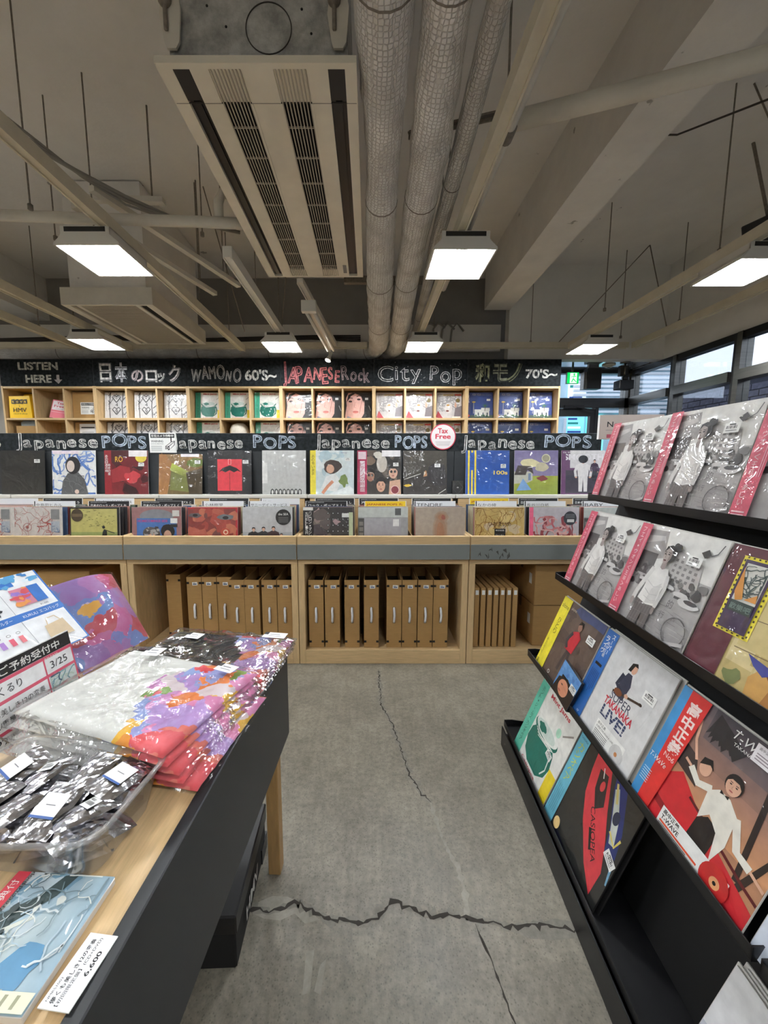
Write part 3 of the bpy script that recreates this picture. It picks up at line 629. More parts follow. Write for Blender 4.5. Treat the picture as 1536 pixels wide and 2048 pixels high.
B().cyl((0, 0, -0.03), (0, 0, -0.038), 0.014, 12).build('sensor', 'grey_laminate', t)
t = thing('security_camera', 'black security camera on a ceiling stem in the door corner', 'camera', (2.96, 4.62, 2.46))
B().cyl((0, 0, 0), (0, 0, -0.012), 0.055, 16).build('mount_plate', 'steel', t)
B().cyl((0, 0, -0.01), (0, 0, -0.16), 0.012, 8).build('stem', 'steel', t)
B().sphere((0, -0.02, -0.18), 0.035).build('joint', 'black_plastic', t)
B().rbox(-0.085, 0.085, -0.06, 0.06, -0.305, -0.205, 0.006).build('housing', 'black_plastic', t)
B().rbox(-0.05, 0.05, 0.0, 0.05, -0.15, -0.03, 0.004).build('rear_box', 'dark_steel', t)
t = thing('speaker_box', 'black angled speaker high by the side window, cut by the frame', 'speaker', (2.72, 2.83, 2.86), (0, R(-18), R(20)))
B().rbox(-0.12, 0.12, -0.09, 0.09, -0.09, 0.09, 0.006).build('cabinet', 'black_plastic', t)
B().cyl((0, 0, 0.09), (0.1, 0.1, 0.6), 0.01, 8).build('bracket', 'rod_metal', t)
t = thing('wall_bracket', 'small cream junction block fixed above the side windows', 'junction box', (3.25, 2.95, 2.56))
B().rbox(-0.06, 0.04, -0.2, 0.15, -0.02, 0.03).build('base', 'painted_metal', t)
for k in range(4): B().box(-0.03, 0.03, -0.17 + k*0.03, -0.155 + k*0.03, -0.09, -0.02).build('fin', 'painted_metal', t)
B().rbox(-0.05, 0.04, -0.2, -0.06, -0.11, -0.085).build('foot', 'painted_metal', t)
# ================================================================ PRINT: shapes and lettering laid on a flat face
_tc = {}
def text_mesh(s, bold=0.0, outline=False):
    key = (s, bold, outline)
    if key in _tc: return _tc[key]
    cu = bpy.data.curves.new('txt', 'FONT'); cu.body = s; cu.size = 1.0; cu.resolution_u = 3; cu.offset = bold
    cu.fill_mode = 'NONE' if outline else 'FRONT'
    o = bpy.data.objects.new('txt', cu); e = o; me = o.to_mesh()
    vs = [(v.co.x, v.co.y) for v in me.vertices]; fs = [tuple(p.vertices) for p in me.polygons]; es = [tuple(q.vertices) for q in me.edges] if outline else []
    e.to_mesh_clear(); bpy.data.objects.remove(o); bpy.data.curves.remove(cu)
    if vs:
        x0 = min(v[0] for v in vs); x1 = max(v[0] for v in vs); y0 = min(v[1] for v in vs); y1 = max(v[1] for v in vs)
    else: x0 = x1 = y0 = y1 = 0
    _tc[key] = (vs, fs, es, (x0, x1, y0, y1)); return _tc[key]

class Art:
    EPS = 0.00005
    def __init__(s, w, h, bg=None, bg2=None, seed=1):
        s.w = w; s.h = h; s.V = []; s.F = []; s.C = []; s.k = 1; s.r = random.Random(seed)
        if bg: s.rect(0, 0, 1, 1, bg, bg2)
    def _put(s, pts, faces, cols):
        o = len(s.V); y = -s.EPS * s.k; s.k += 1
        for (u, v), c in zip(pts, cols): s.V.append(((u - 0.5) * s.w, y, v * s.h)); s.C.append(lin(c) if not isinstance(c, Vector) else tuple(c))
        for f in faces: s.F.append(tuple(i + o for i in f))
    def _clip(s, pts, lo=0.0, hi=1.0):
        for ax, lim, sg in ((0, lo, 1), (0, hi, -1), (1, lo, 1), (1, hi, -1)):
            out = []
            for i in range(len(pts)):
                a = pts[i-1]; b = pts[i]; ia = sg*(a[ax]-lim) >= 0; ib = sg*(b[ax]-lim) >= 0
                if ia != ib:
                    t = (lim-a[ax]) / (b[ax]-a[ax]); q = tuple(a[j] + (b[j]-a[j])*t for j in (0, 1)); out.append(q)
                if ib: out.append(b)
            pts = out
            if not pts: return pts
        return pts
    def poly(s, pts, c, c2=None):
        pts = s._clip([tuple(p) for p in pts])
        if len(pts) < 3: return s
        ar = sum(pts[i-1][0]*pts[i][1] - pts[i][0]*pts[i-1][1] for i in range(len(pts)))
        if ar < 0: pts = pts[::-1]
        cols = [c] * len(pts)
        if c2:
            a = min(p[1] for p in pts); b = max(p[1] for p in pts); b = b if b > a else a + 1
            cols = [tuple(c[j] + (c2[j]-c[j]) * (p[1]-a)/(b-a) for j in range(3)) for p in pts]
        s._put(pts, [tuple(range(len(pts)))], cols); return s
    def rect(s, x0, y0, x1, y1, c, c2=None): return s.poly([(x0, y0), (x1, y0), (x1, y1), (x0, y1)], c, c2)
    def ell(s, cx, cy, rx, ry, c, rot=0, n=22, c2=None):
        a = R(rot); return s.poly([(cx + rx*math.cos(t)*math.cos(a) - ry*math.sin(t)*math.sin(a), cy + rx*math.cos(t)*math.sin(a) + ry*math.sin(t)*math.cos(a)) for t in (2*math.pi*i/n for i in range(n))], c, c2)
    def ring(s, cx, cy, r, wd, c, n=24):
        return s.stroke([(cx + r*math.cos(2*math.pi*i/n), cy + r*math.sin(2*math.pi*i/n)) for i in range(n+1)], wd, c)
    def stroke(s, pts, wd, c, taper=False):
        asp = s.h / s.w; N = len(pts); vs = []
        for i, p in enumerate(pts):
            a = pts[max(i-1, 0)]; b = pts[min(i+1, N-1)]; d = Vector((b[0]-a[0], (b[1]-a[1])*asp))
            if d.length == 0: d = Vector((1, 0))
            d.normalize(); k = wd/2 * (1 if not taper else max(0.15, 1 - i/(N-1)))
            vs += [(p[0] - d.y*k, p[1] + d.x*k/asp), (p[0] + d.y*k, p[1] - d.x*k/asp)]
        vs = [(min(1, max(0, x)), min(1, max(0, y))) for x, y in vs]
        s._put(vs, [(2*i, 2*i+1, 2*i+3, 2*i+2) for i in range(N-1)], [c]*len(vs)); return s
    def blob(s, cx, cy, rx, ry, c, j=0.25, n=14, c2=None):
        return s.poly([(cx + rx*math.cos(t)*(1+s.r.uniform(-j, j)), cy + ry*math.sin(t)*(1+s.r.uniform(-j, j))) for t in (2*math.pi*i/n for i in range(n))], c, c2)
    def blobs(s, n, x0, y0, x1, y1, size, cols, j=0.35):
        for _ in range(n):
            q = size * s.r.uniform(.5, 1.3); s.blob(s.r.uniform(x0, x1), s.r.uniform(y0, y1), q*s.r.uniform(.7, 1.5), q, s.r.choice(cols), j, 9)
        return s
    def text(s, t, x, y, hh, c, wd=None, rot=0, bold=0.0, align='L', shear=0.0):
        """hh = letter height as a share of the sheet's height; wd = total width"""
        vs, fs, es, (x0, x1, y0, y1) = text_mesh(t, bold)
        if not vs: return s
        asp = s.h / s.w; ky = hh / max(1e-6, (y1-y0)); kx = ky * asp if wd is None else wd / max(1e-6, x1-x0)
        W_ = (x1-x0)*kx; off = {'L': 0, 'C': -W_/2, 'R': -W_}[align]; a = R(rot); P = []
        for (u, v) in vs:
            px = ((u-x0)*kx + off + shear*(v-y0)*ky) * s.w; py = (v-y0)*ky * s.h
            P.append((x + (px*math.cos(a) - py*math.sin(a)) / s.w, y + (px*math.sin(a) + py*math.cos(a)) / s.h))
        s._put(P, fs, [c]*len(P)); return s
    def vtext(s, t, x, y, size, c, bold=0.0, step=1.12, wide=1.0):
        """column of characters going down, centred on x, starting at top y; size = share of height"""
        asp = s.h / s.w
        for ch in t:
            if ch != ' ':
                if ch in 'ー-': s.rect(x - size*asp*.06, y - size, x + size*asp*.06, y - size*.1, c)
                else:
                    k = 0.45 if ch in '・ッャュョぃっゃ,.' else 1
                    s.text(ch, x, y - size*(0.5 + k/2), size*k, c, wd=size*asp*wide*k, bold=bold, align='C')
            y -= size * step
        return s
    def outline(s, t, x, y, hh, c, wd, lw=0.012, seed=0, fill=None, jit=0.0):
        """hand-drawn chalk outline letters"""
        asp = s.h / s.w; rnd = random.Random(seed)
        tot = sum((text_mesh(ch)[3][1] - text_mesh(ch)[3][0] + 0.12) if ch != ' ' else 0.4 for ch in t); kx = wd / tot; cx = x
        for ch in t:
            if ch == ' ': cx += 0.4*kx; continue
            vs, fs, es, (x0, x1, y0, y1) = text_mesh(ch, 0.03, True); ky = hh / 0.75 * (1.22 if ch == 'J' else 1)
            a = R(rnd.uniform(-jit, jit)*8); dy = rnd.uniform(-jit, jit)*hh*.15; sc = 1 + rnd.uniform(-jit, jit)*.18
            def T(p):
                px = (p[0]-x0)*kx*s.w*sc; py = p[1]*ky*s.h*sc
                return (cx + (px*math.cos(a)-py*math.sin(a))/s.w, y + dy + (px*math.sin(a)+py*math.cos(a))/s.h)
            if fill:
                v2, f2, _, _b = text_mesh(ch, 0.03); s._put([T(p) for p in v2], f2, [fill]*len(v2))
            for (i, j) in es:
                p, q = T(vs[i]), T(vs[j]); d = Vector(((q[0]-p[0])*s.w, (q[1]-p[1])*s.h)); L_ = d.length
                if L_ < 1e-7: continue
                d /= L_; k = lw * rnd.uniform(.6, 1.2); n = (-d.y*k/s.w, d.x*k/s.h); e = (d.x*k*.5/s.w, d.y*k*.5/s.h)
                s._put([(p[0]+n[0]-e[0], p[1]+n[1]-e[1]), (p[0]-n[0]-e[0], p[1]-n[1]-e[1]), (q[0]-n[0]+e[0], q[1]-n[1]+e[1]), (q[0]+n[0]+e[0], q[1]+n[1]+e[1])], [(0, 1, 2, 3)], [c]*4); s.k -= 1
            s.k += 1; cx += (x1-x0+0.12)*kx
        return s
    def mesh(s, name, material):
        me = bpy.data.meshes.new(name); me.from_pydata(s.V, [], s.F)
        at = me.color_attributes.new('Col', 'FLOAT_COLOR', 'POINT')
        flat_ = [x for c in s.C for x in c]; at.data.foreach_set('color', flat_)
        me.materials.append(M[material]); me.update()
        return me
    def build(s, name, material='sleeve_print', parent=None, loc=(0, 0, 0), rot=(0, 0, 0)):
        return link(name, s.mesh(name, material), parent, loc, rot)

BK = (24, 23, 24); WH = (236, 235, 230); SKIN = (214, 168, 142); GR = (150, 148, 146)
def barcode(a, x, y, wd, hh, rot=0):
    """price sticker: white with a few bars"""
    a.poly(_rot([(0, 0), (wd, 0), (wd, hh), (0, hh)], x, y, rot, a), (242, 242, 238))
    for i in range(9):
        u = wd * (0.14 + 0.08*i); q = wd * (0.03 if i % 3 else 0.05)
        a.poly(_rot([(u, hh*.42), (u+q, hh*.42), (u+q, hh*.72), (u, hh*.72)], x, y, rot, a), (40, 40, 42))
    a.poly(_rot([(wd*.3, hh*.78), (wd*.7, hh*.78), (wd*.7, hh*.9), (wd*.3, hh*.9)], x, y, rot, a), (60, 60, 60))
    a.poly(_rot([(wd*.15, hh*.2), (wd*.85, hh*.2), (wd*.85, hh*.27), (wd*.15, hh*.27)], x, y, rot, a), (120, 120, 120)); return a
def _rot(pts, x, y, deg, a):
    c, s_ = math.cos(R(deg)), math.sin(R(deg)); asp = a.h/a.w
    return [(x + u*c - v*asp*s_, y + u*s_/asp + v*c) for u, v in pts]
def person(a, cx, y0, hh, coat, hair=(30, 26, 26), skin=SKIN, legs=(40, 40, 44), wide=0.22, arms=True):
    """simple standing figure, feet at y0"""
    w_ = hh * wide
    a.poly([(cx-w_*.42, y0), (cx-w_*.46, y0+hh*.5), (cx+w_*.46, y0+hh*.5), (cx+w_*.42, y0), (cx+w_*.08, y0), (cx, y0+hh*.4), (cx-w_*.08, y0)], legs)
    a.poly([(cx-w_*.5, y0+hh*.45), (cx-w_*.62, y0+hh*.78), (cx-w_*.2, y0+hh*.84), (cx+w_*.2, y0+hh*.84), (cx+w_*.62, y0+hh*.78), (cx+w_*.5, y0+hh*.45)], coat)
    if arms:
        for s_ in (-1, 1): a.stroke([(cx+s_*w_*.55, y0+hh*.78), (cx+s_*w_*.78, y0+hh*.6), (cx+s_*w_*.7, y0+hh*.44)], w_*.26, coat); a.ell(cx+s_*w_*.68, y0+hh*.42, w_*.12, hh*.025, skin)
    a.rect(cx-w_*.1, y0+hh*.82, cx+w_*.1, y0+hh*.88, skin)
    a.ell(cx, y0+hh*.925, w_*.25, hh*.075, hair); a.ell(cx, y0+hh*.91, w_*.2, hh*.06, skin)
    a.poly([(cx-w_*.23, y0+hh*.93), (cx-w_*.2, y0+hh*.985), (cx, y0+hh*1.0), (cx+w_*.2, y0+hh*.985), (cx+w_*.23, y0+hh*.93), (cx, y0+hh*.955)], hair)
    return a
def face(a, cx, cy, rx, ry, skin=SKIN, hair=(28, 24, 24), shades=False):
    a.ell(cx, cy+ry*.18, rx*1.22, ry*1.15, hair); a.ell(cx, cy, rx, ry, skin)
    a.poly([(cx-rx*1.02, cy+ry*.2), (cx-rx*.7, cy+ry*.95), (cx, cy+ry*1.1), (cx+rx*.7, cy+ry*.95), (cx+rx*1.02, cy+ry*.2), (cx+rx*.5, cy+ry*.62), (cx-rx*.5, cy+ry*.62)], hair)
    for s_ in (-1, 1):
        a.ell(cx+s_*rx*.42, cy+ry*.1, rx*(.3 if shades else .17), ry*(.2 if shades else .07), (24, 20, 20))
        a.stroke([(cx+s_*rx*.22, cy+ry*.3), (cx+s_*rx*.62, cy+ry*.33)], ry*.07, hair)
    a.stroke([(cx, cy+ry*.05), (cx-rx*.1, cy-ry*.25), (cx+rx*.08, cy-ry*.28)], rx*.06, tuple(int(q*.75) for q in skin))
    a.ell(cx, cy-ry*.55, rx*.28, ry*.08, (166, 84, 80)); return a
def swirl(a, n, x0, y0, x1, y1, cols, wd=0.012, amp=0.12):
    for _ in range(n):
        x = a.r.uniform(x0, x1); y = a.r.uniform(y0, y1); ang = a.r.uniform(0, 6.28); P = []
        for i in range(9):
            P.append((min(x1, max(x0, x)), min(y1, max(y0, y)))); ang += a.r.uniform(-.9, .9); x += math.cos(ang)*amp*.3; y += math.sin(ang)*amp*.3
        a.stroke(P, wd*a.r.uniform(.5, 1.4), a.r.choice(cols))
    return a

for (fb_, px_, pz_, c_, k_) in ART_LATER:   # posters across the street, with a glow added to brighten the door view
    a = Art(.38, .42 if k_ < 4 else .55, c_, tuple(min(255, q + 16) for q in c_), k_)
    for r_ in range(4): a.rect(.1, .12 + r_*.21, .1 + .8*a.r.uniform(.5, 1), .22 + r_*.21, [(40, 70, 130), (236, 244, 248), (30, 120, 110)][(r_ + k_) % 3])
    a.build('added_glow_poster', 'added_glow_print', fb_, (px_ + .19, -.02, pz_))
# ---------------------------------------------------------------- cover prints (loose stand-ins in the photo's colours, with its lettering)
LP = 0.315
COV = {}
def cover(name, bg, bg2=None, seed=1, w=LP, h=LP):
    a = Art(w, h, bg, bg2, seed); COV[name] = a; return a
# -- rack: grey street scene with a figure in a white top
a = cover('street', (178, 176, 174), seed=3)
a.rect(0, .62, 1, 1, (226, 225, 220)); a.rect(0, 0, 1, .36, (150, 147, 146), (172, 169, 167))
a.poly([(0, .95), (.36, .97), (.42, .72), (0, .58)], (158, 155, 153)); a.poly([(0, .88), (.33, .92), (.35, .88), (0, .78)], (196, 193, 190))
a.rect(0, .52, .34, .74, (84, 80, 80)); a.blobs(22, .02, .4, .34, .62, .035, [(60, 57, 58), (104, 100, 100), (128, 125, 124)])
a.poly([(.55, .84), (.86, .76), (.9, .52), (.53, .5)], (188, 185, 182))
for i in range(5):
    for j in range(4): a.rect(.57+i*.06, .58+j*.05-i*.005, .6+i*.06, .605+j*.05-i*.005, (126, 122, 121))
a.blobs(26, .46, .49, .99, .58, .03, [(92, 90, 88), (120, 117, 115), (76, 74, 74)])
for x, y, k in ((.5, .5, .8), (.62, .49, 1), (.78, .46, 1.2), (.3, .47, .8)):
    a.blob(x, y, .07*k, .026*k, (206, 204, 202), .1); a.rect(x-.05*k, y-.03*k, x+.05*k, y-.012*k, (70, 68, 68))
a.blob(.88, .42, .11, .04, (208, 206, 204), .1); a.blob(.9, .435, .07, .02, (70, 68, 70), .1)
a.stroke([(.98, .96), (.95, .88), (.9, .85)], .01, (90, 88, 88)); a.poly([(.8, .86), (.86, .9), (.9, .86), (.85, .82)], (70, 68, 68))
a.ring(.86, .16, .12, .012, (96, 93, 92)); a.stroke([(.76, .02), (1, .1)], .03, (190, 187, 185))
for q in range(40): x = a.r.uniform(.16, 1); y = a.r.uniform(0, .34); a.stroke([(x, y), (min(1, x + .12), y + a.r.uniform(-.02, .01))], .004, a.r.choice([(140, 137, 136), (186, 183, 181), (128, 125, 124)]))
a.poly([(.30, 0), (.345, .31), (.56, .31), (.55, 0), (.47, 0), (.455, .2), (.42, 0)], (98, 92, 91))
for i in range(6): a.stroke([(.32+i*.037, .0), (.36+i*.034, .29)], .003, (146, 140, 138))
for y in (.08, .17, .25): a.stroke([(.32 + y*.1, y), (.55, y + .01)], .003, (140, 134, 132))
a.poly([(.335, .29), (.36, .42), (.35, .56), (.39, .625), (.47, .655), (.56, .625), (.60, .55), (.57, .42), (.575, .28), (.46, .262)], (228, 226, 222))
a.poly([(.44, .27), (.46, .42), (.55, .5), (.56, .3)], (206, 204, 201)); a.stroke([(.38, .4), (.46, .36), (.55, .38)], .008, (190, 188, 186)); a.stroke([(.37, .48), (.47, .44), (.57, .47)], .006, (196, 194, 192)); a.stroke([(.4, .33), (.5, .31), (.56, .33)], .006, (192, 190, 188))
a.stroke([(.385, .61), (.335, .47), (.295, .35), (.285, .27)], .052, (214, 212, 208)); a.stroke([(.585, .58), (.605, .46), (.585, .33), (.575, .27)], .042, (204, 202, 199))
a.ell(.282, .24, .022, .04, (158, 146, 141)); a.ell(.572, .235, .02, .036, (146, 134, 130)); a.poly([(.455, .63), (.46, .70), (.51, .70), (.515, .63), (.485, .615)], (156, 144, 139))
a.ell(.51, .775, .068, .078, (36, 34, 35)); a.ell(.575, .845, .036, .034, (36, 34, 35)); a.ell(.545, .855, .03, .03, (36, 34, 35))
a.poly([(.435, .78), (.44, .725), (.455, .685), (.48, .668), (.51, .69), (.53, .74), (.53, .79), (.5, .825), (.455, .82)], (170, 158, 152)); a.poly([(.5, .69), (.53, .74), (.53, .79), (.505, .8)], (140, 128, 124))
a.ell(.452, .762, .012, .006, BK); a.ell(.495, .765, .013, .006, BK); a.stroke([(.44, .778), (.462, .782)], .006, BK); a.stroke([(.482, .784), (.51, .78)], .006, BK); a.stroke([(.47, .76), (.462, .732), (.474, .728)], .005, (120, 108, 104)); a.ell(.472, .705, .017, .008, (96, 58, 60)); a.poly([(.432, .775), (.445, .835), (.5, .855), (.55, .83), (.54, .76), (.52, .805), (.47, .825)], (36, 34, 35))
a.text('的', .7, .33, .07, (96, 92, 92)); a.text('行', .66, .22, .06, (96, 92, 92)); a.text('王菲', .8, .24, .025, (110, 106, 106))
a.rect(0, 0, .155, 1, (206, 84, 106)); a.vtext('フェイ・ウォン〈王菲〉あしい', .062, .96, .046, (244, 214, 218), step=1.3)
for i in range(2): a.stroke([(.118+i*.018, .95), (.118+i*.018, .36)], .006, (240, 190, 200))
for i in range(3): a.rect(.02, .03+i*.025, .13, .042+i*.025, (240, 200, 206))
barcode(a, .71, .73, .15, .085, 0)
# -- rack: maroon obi, framed stamp, beige painted scene
a = cover('stamp', (190, 170, 112), (206, 190, 130), seed=5)
for i in range(14): a.rect(a.r.uniform(.3, .9), a.r.uniform(0, .9), a.r.uniform(.5, 1), a.r.uniform(.1, 1), a.r.choice([(186, 164, 104), (204, 186, 128), (176, 156, 104), (214, 198, 146)]))
for y in (.52, .3, .68): a.stroke([(.33, y), (1, y+.03)], .006, (120, 100, 66))
a.stroke([(.78, .55), (.86, .75), (.84, .6), (.92, .72)], .02, (96, 70, 50))
a.blob(.95, .14, .16, .2, (96, 110, 84), .3); a.blob(.4, .1, .06, .06, (120, 128, 80), .4)
a.poly([(.52, 0), (.5, .16), (.58, .28), (.72, .34), (.86, .3), (.9, .14), (.88, 0)], (204, 158, 88)); a.poly([(.62, 0), (.66, .2), (.74, .26), (.8, .1), (.78, 0)], (168, 116, 60)); a.stroke([(.6, .24), (.7, .14), (.72, 0)], .03, (110, 56, 36))
a.ell(.84, .42, .1, .12, (206, 158, 118)); a.poly([(.72, .42), (.74, .56), (.84, .6), (.96, .56), (1, .46), (.88, .46), (.8, .42), (.78, .34)], (38, 38, 40)); a.poly([(.44, .3), (.66, .26), (.58, .2), (.5, .24)], (58, 66, 140))
a.rect(0, 0, .29, 1, (92, 42, 52)); a.rect(0, 0, .02, 1, (70, 30, 40))
a.rect(.12, .36, .40, .93, (232, 216, 66))
for i in range(14):
    for x in (.132, .376): a.rect(x, .38+i*.039, x+.012, .395+i*.039, (60, 50, 30))
for i in range(6):
    for y in (.368, .915): a.rect(.15+i*.042, y, .165+i*.042, y+.012, (60, 50, 30))
a.rect(.15, .385, .37, .905, (58, 40, 70)); a.rect(.17, .6, .35, .88, (206, 205, 196)); swirl(a, 26, .18, .64, .34, .87, [(60, 76, 74)], .008, .07)
a.poly([(.17, .85), (.25, .62), (.2, .6), (.17, .66)], (206, 140, 62)); a.poly([(.26, .62), (.34, .68), (.35, .62)], (206, 140, 62)); a.rect(.17, .52, .35, .6, (40, 56, 50)); a.text('歡樂吧', .18, .535, .045, (120, 140, 130), wd=.16)
# -- rack: yellow obi, brown painting with red-jacketed figure
a = cover('alone', (92, 76, 68), (104, 86, 76), seed=6)
a.blobs(30, .2, .1, 1, .9, .09, [(96, 80, 72), (84, 70, 64), (104, 88, 80)]); a.blob(.9, .98, .5, .1, (70, 80, 120), .3)
a.stroke([(.5, .18), (.52, .34), (.55, .48)], .05, (70, 62, 62)); a.stroke([(.66, .14), (.62, .34), (.58, .48)], .05, (70, 62, 62)); a.poly([(.46, .46), (.5, .7), (.6, .74), (.68, .68), (.64, .46)], (186, 44, 56)); a.stroke([(.5, .68), (.44, .56), (.5, .48)], .05, (60, 56, 60)); a.ell(.585, .79, .045, .055, (150, 112, 96)); a.poly([(.53, .8), (.56, .86), (.63, .86), (.64, .78), (.6, .83)], BK)
a.text('alone', .26, .9, .04, (200, 190, 170)); a.text('o', .35, .05, .05, WH)
a.rect(0, 0, .22, 1, (238, 222, 62)); a.text('alone', .03, .86, .06, (60, 56, 30), wd=.17); a.vtext('ひとり', .12, .72, .07, (60, 56, 30)); a.vtext('あなたのうた', .06, .4, .035, (90, 84, 40)); a.text('a', .03, .04, .05, (60, 56, 30)); barcode(a, .78, .7, .15, .09)
# -- rack: white live album with blue obi
a = cover('live', (222, 222, 220), (206, 206, 206), seed=7)
a.text('SUPER', .42, .44, .085, (44, 50, 74), wd=.3); a.text('TAKANAKA', .38, .365, .075, (196, 40, 58), wd=.42, bold=.03); a.text('LIVE!', .40, .245, .11, (38, 56, 96), wd=.36, bold=.03)
for q in range(3): a.rect(.40, .262+q*.03, .76, .266+q*.03, (222, 222, 220))
a.poly([(.44, .5), (.46, .66), (.5, .76), (.56, .76), (.6, .66), (.58, .5)], (52, 58, 78)); a.stroke([(.46, .72), (.43, .6), (.52, .56)], .045, (40, 46, 66)); a.stroke([(.42, .52), (.56, .55), (.78, .6)], .022, (60, 44, 34)); a.blob(.49, .54, .06, .035, (120, 70, 40), .1); a.ell(.78, .6, .022, .014, (50, 36, 30))
a.ell(.55, .82, .035, .05, SKIN); a.poly([(.48, .78), (.5, .86), (.56, .885), (.585, .85), (.54, .85), (.52, .78)], BK); a.ell(.6, .565, .025, .02, SKIN)
a.rect(.42, .02, .86, .2, (240, 240, 236)); a.text('高中正義', .44, .16, .03, BK); a.text('SUPER TAKANAKA LIVE!', .44, .13, .018, BK)
for i in range(5): a.rect(.44, .03+i*.018, .64, .037+i*.018, (120, 120, 120))
a.ell(.79, .09, .085, .085, (206, 206, 204)); a.ell(.79, .09, .02, .02, (196, 130, 80)); barcode(a, .76, .66, .15, .085)
a.rect(0, 0, .19, 1, (44, 104, 178)); a.vtext('スーパー', .13, .97, .05, WH, .02); a.vtext('高中正義', .095, .88, .04, WH); a.vtext('ライヴ', .055, .93, .06, WH, .02); a.rect(.04, .60, .15, .63, BK)
for i in range(6): a.stroke([(.04+i*.024, .55), (.04+i*.024, .30+.03*(i % 3))], .006, (20, 50, 110))
a.text('ay', .1, .05, .03, (210, 225, 245), shear=.3)
# -- rack: sunset, open red car, white jacket
a = cover('wave', (196, 140, 100), (92, 84, 92), seed=8)
a.rect(0, .3, 1, .62, (204, 148, 106), (160, 120, 104)); a.rect(.3, .76, 1, 1, (104, 90, 90), (60, 58, 66))
for s_ in range(9): a.poly([(.34, .98), (.3+.03*s_, .8-.02*(s_ % 3)), (.36+.03*s_, .86)], (38, 36, 38))
a.stroke([(.86, 0.2), (.78, .98)], .035, (44, 36, 34)); a.stroke([(1, .55), (.84, .02)], .045, (44, 36, 34))
a.poly([(.15, .5), (.2, .66), (.34, .62), (.42, .44)], (58, 48, 48)); a.poly([(.12, .3), (.3, .46), (.56, .3), (1, .14), (1, 0), (.12, 0)], (196, 40, 48)); a.poly([(.12, .2), (1, .02), (1, 0), (.12, .14)], (140, 24, 34)); a.stroke([(.42, .36), (.9, .22), (1, .2)], .02, (90, 26, 32))
a.stroke([(.24, .86), (.27, .72), (.34, .6)], .022, SKIN); a.ell(.42, .6, .045, .055, SKIN); a.poly([(.37, .6), (.38, .66), (.44, .68), (.475, .62), (.44, .64)], BK)
a.poly([(.5, 0), (.52, .3), (.58, .36), (.68, .34), (.66, 0)], (28, 26, 28)); a.poly([(.52, .3), (.5, .5), (.56, .56), (.64, .56), (.72, .5), (.74, .3), (.7, .14), (.66, .32), (.58, .38)], (230, 226, 214)); a.stroke([(.52, .52), (.42, .48), (.33, .54)], .05, (230, 226, 214)); a.stroke([(.72, .5), (.8, .34), (.9, .32)], .05, (230, 226, 214)); a.stroke([(.9, .32), (1, .29)], .02, SKIN); a.stroke([(.33, .54), (.27, .56)], .02, SKIN)
face(a, .62, .64, .05, .062); a.poly([(.57, .545), (.6, .555), (.57, .57)], BK); a.poly([(.63, .545), (.6, .555), (.63, .57)], BK)
a.text('T-WaVe', .46, .9, .06, WH, shear=.25); a.text('TAKANAKA', .5, .86, .022, WH)
a.poly([(.62, .98), (.99, .98), (.99, .86), (.62, .86)], (240, 236, 238)); a.text('高中正義/T-WAVE（クリア・レッド）', .64, .945, .02, BK, wd=.33)
for i in range(3): a.rect(.64, .88+i*.018, .95, .887+i*.018, (150, 140, 146))
barcode(a, .86, .7, .13, .08)
a.rect(.3, .0, .86, .16, (240, 240, 236)); a.text('高中正義', .32, .115, .036, BK, bold=.02); a.text('T-WAVE', .32, .075, .032, BK, bold=.02); a.rect(.32, .052, .66, .066, (226, 84, 50))
for i in range(4): a.rect(.32, .008+i*.011, .58, .013+i*.011, (90, 90, 90))
a.ell(.78, .085, .1, .1, (190, 40, 40)); a.ell(.79, .085, .035, .035, (226, 160, 110)); a.ell(.79, .085, .012, .012, BK)
a.rect(0, 0, .14, 1, (62, 142, 200)); a.poly([(.08, .0), (.2, .0), (.26, 1), (.08, 1)], (212, 50, 48)); a.vtext('高中正義', .165, .93, .105, (240, 220, 214), .03, step=1.06); a.text('No6', .115, .44, .04, (240, 220, 214)); a.text('T-WaVe', .005, .36, .04, WH, wd=.17, shear=.2)
for i in range(6): a.rect(.02, .16+i*.02, .1, .166+i*.02, (200, 226, 242))
# -- rack and cubbies: green jar
def jar(a, obi):
    a.text('Mint Jams', .3, .9, .07, (196, 36, 58), wd=.5, bold=.03)
    G = (0, 108, 92)
    a.poly([(.22, .44), (.2, .3), (.26, .16), (.4, .08), (.66, .08), (.8, .18), (.84, .32), (.8, .46), (.74, .52), (.3, .52)], G)
    a.ell(.52, .56, .3, .115, G); a.ell(.52, .585, .28, .1, (232, 234, 228)); a.ell(.5, .575, .24, .075, (200, 214, 206)); a.blob(.42, .57, .1, .05, G, .25)
    for i in range(4): a.stroke([(.3+i*.03, .5-.02*i), (.44+i*.08, .465), (.7+i*.025, .5)], .009, (232, 234, 228))
    a.stroke([(.76, .4), (.78, .26), (.72, .16)], .018, (232, 234, 228)); a.stroke([(.96, .86), (.8, .74)], .02, (150, 144, 138))
    a.text('Casiopea', .28, .0+.012, .055, (196, 36, 58), wd=.4); a.rect(.84, 0, 1, .34, (240, 214, 40))
    a.rect(0, 0, .2, 1, obi); a.vtext('ミント・ジャムス', .1, .94, .055, (14, 80, 66)); a.vtext('カシオペア', .1, .42, .055, (14, 80, 66)); return a
a = cover('mint', (232, 232, 226), seed=9); jar(a, (92, 190, 164)); a.ell(.72, .72, .05, .055, (170, 216, 190)); barcode(a, .66, .4, .13, .08, -10)
a = cover('mint_plain', (232, 232, 226), seed=9); jar(a, (48, 152, 126))
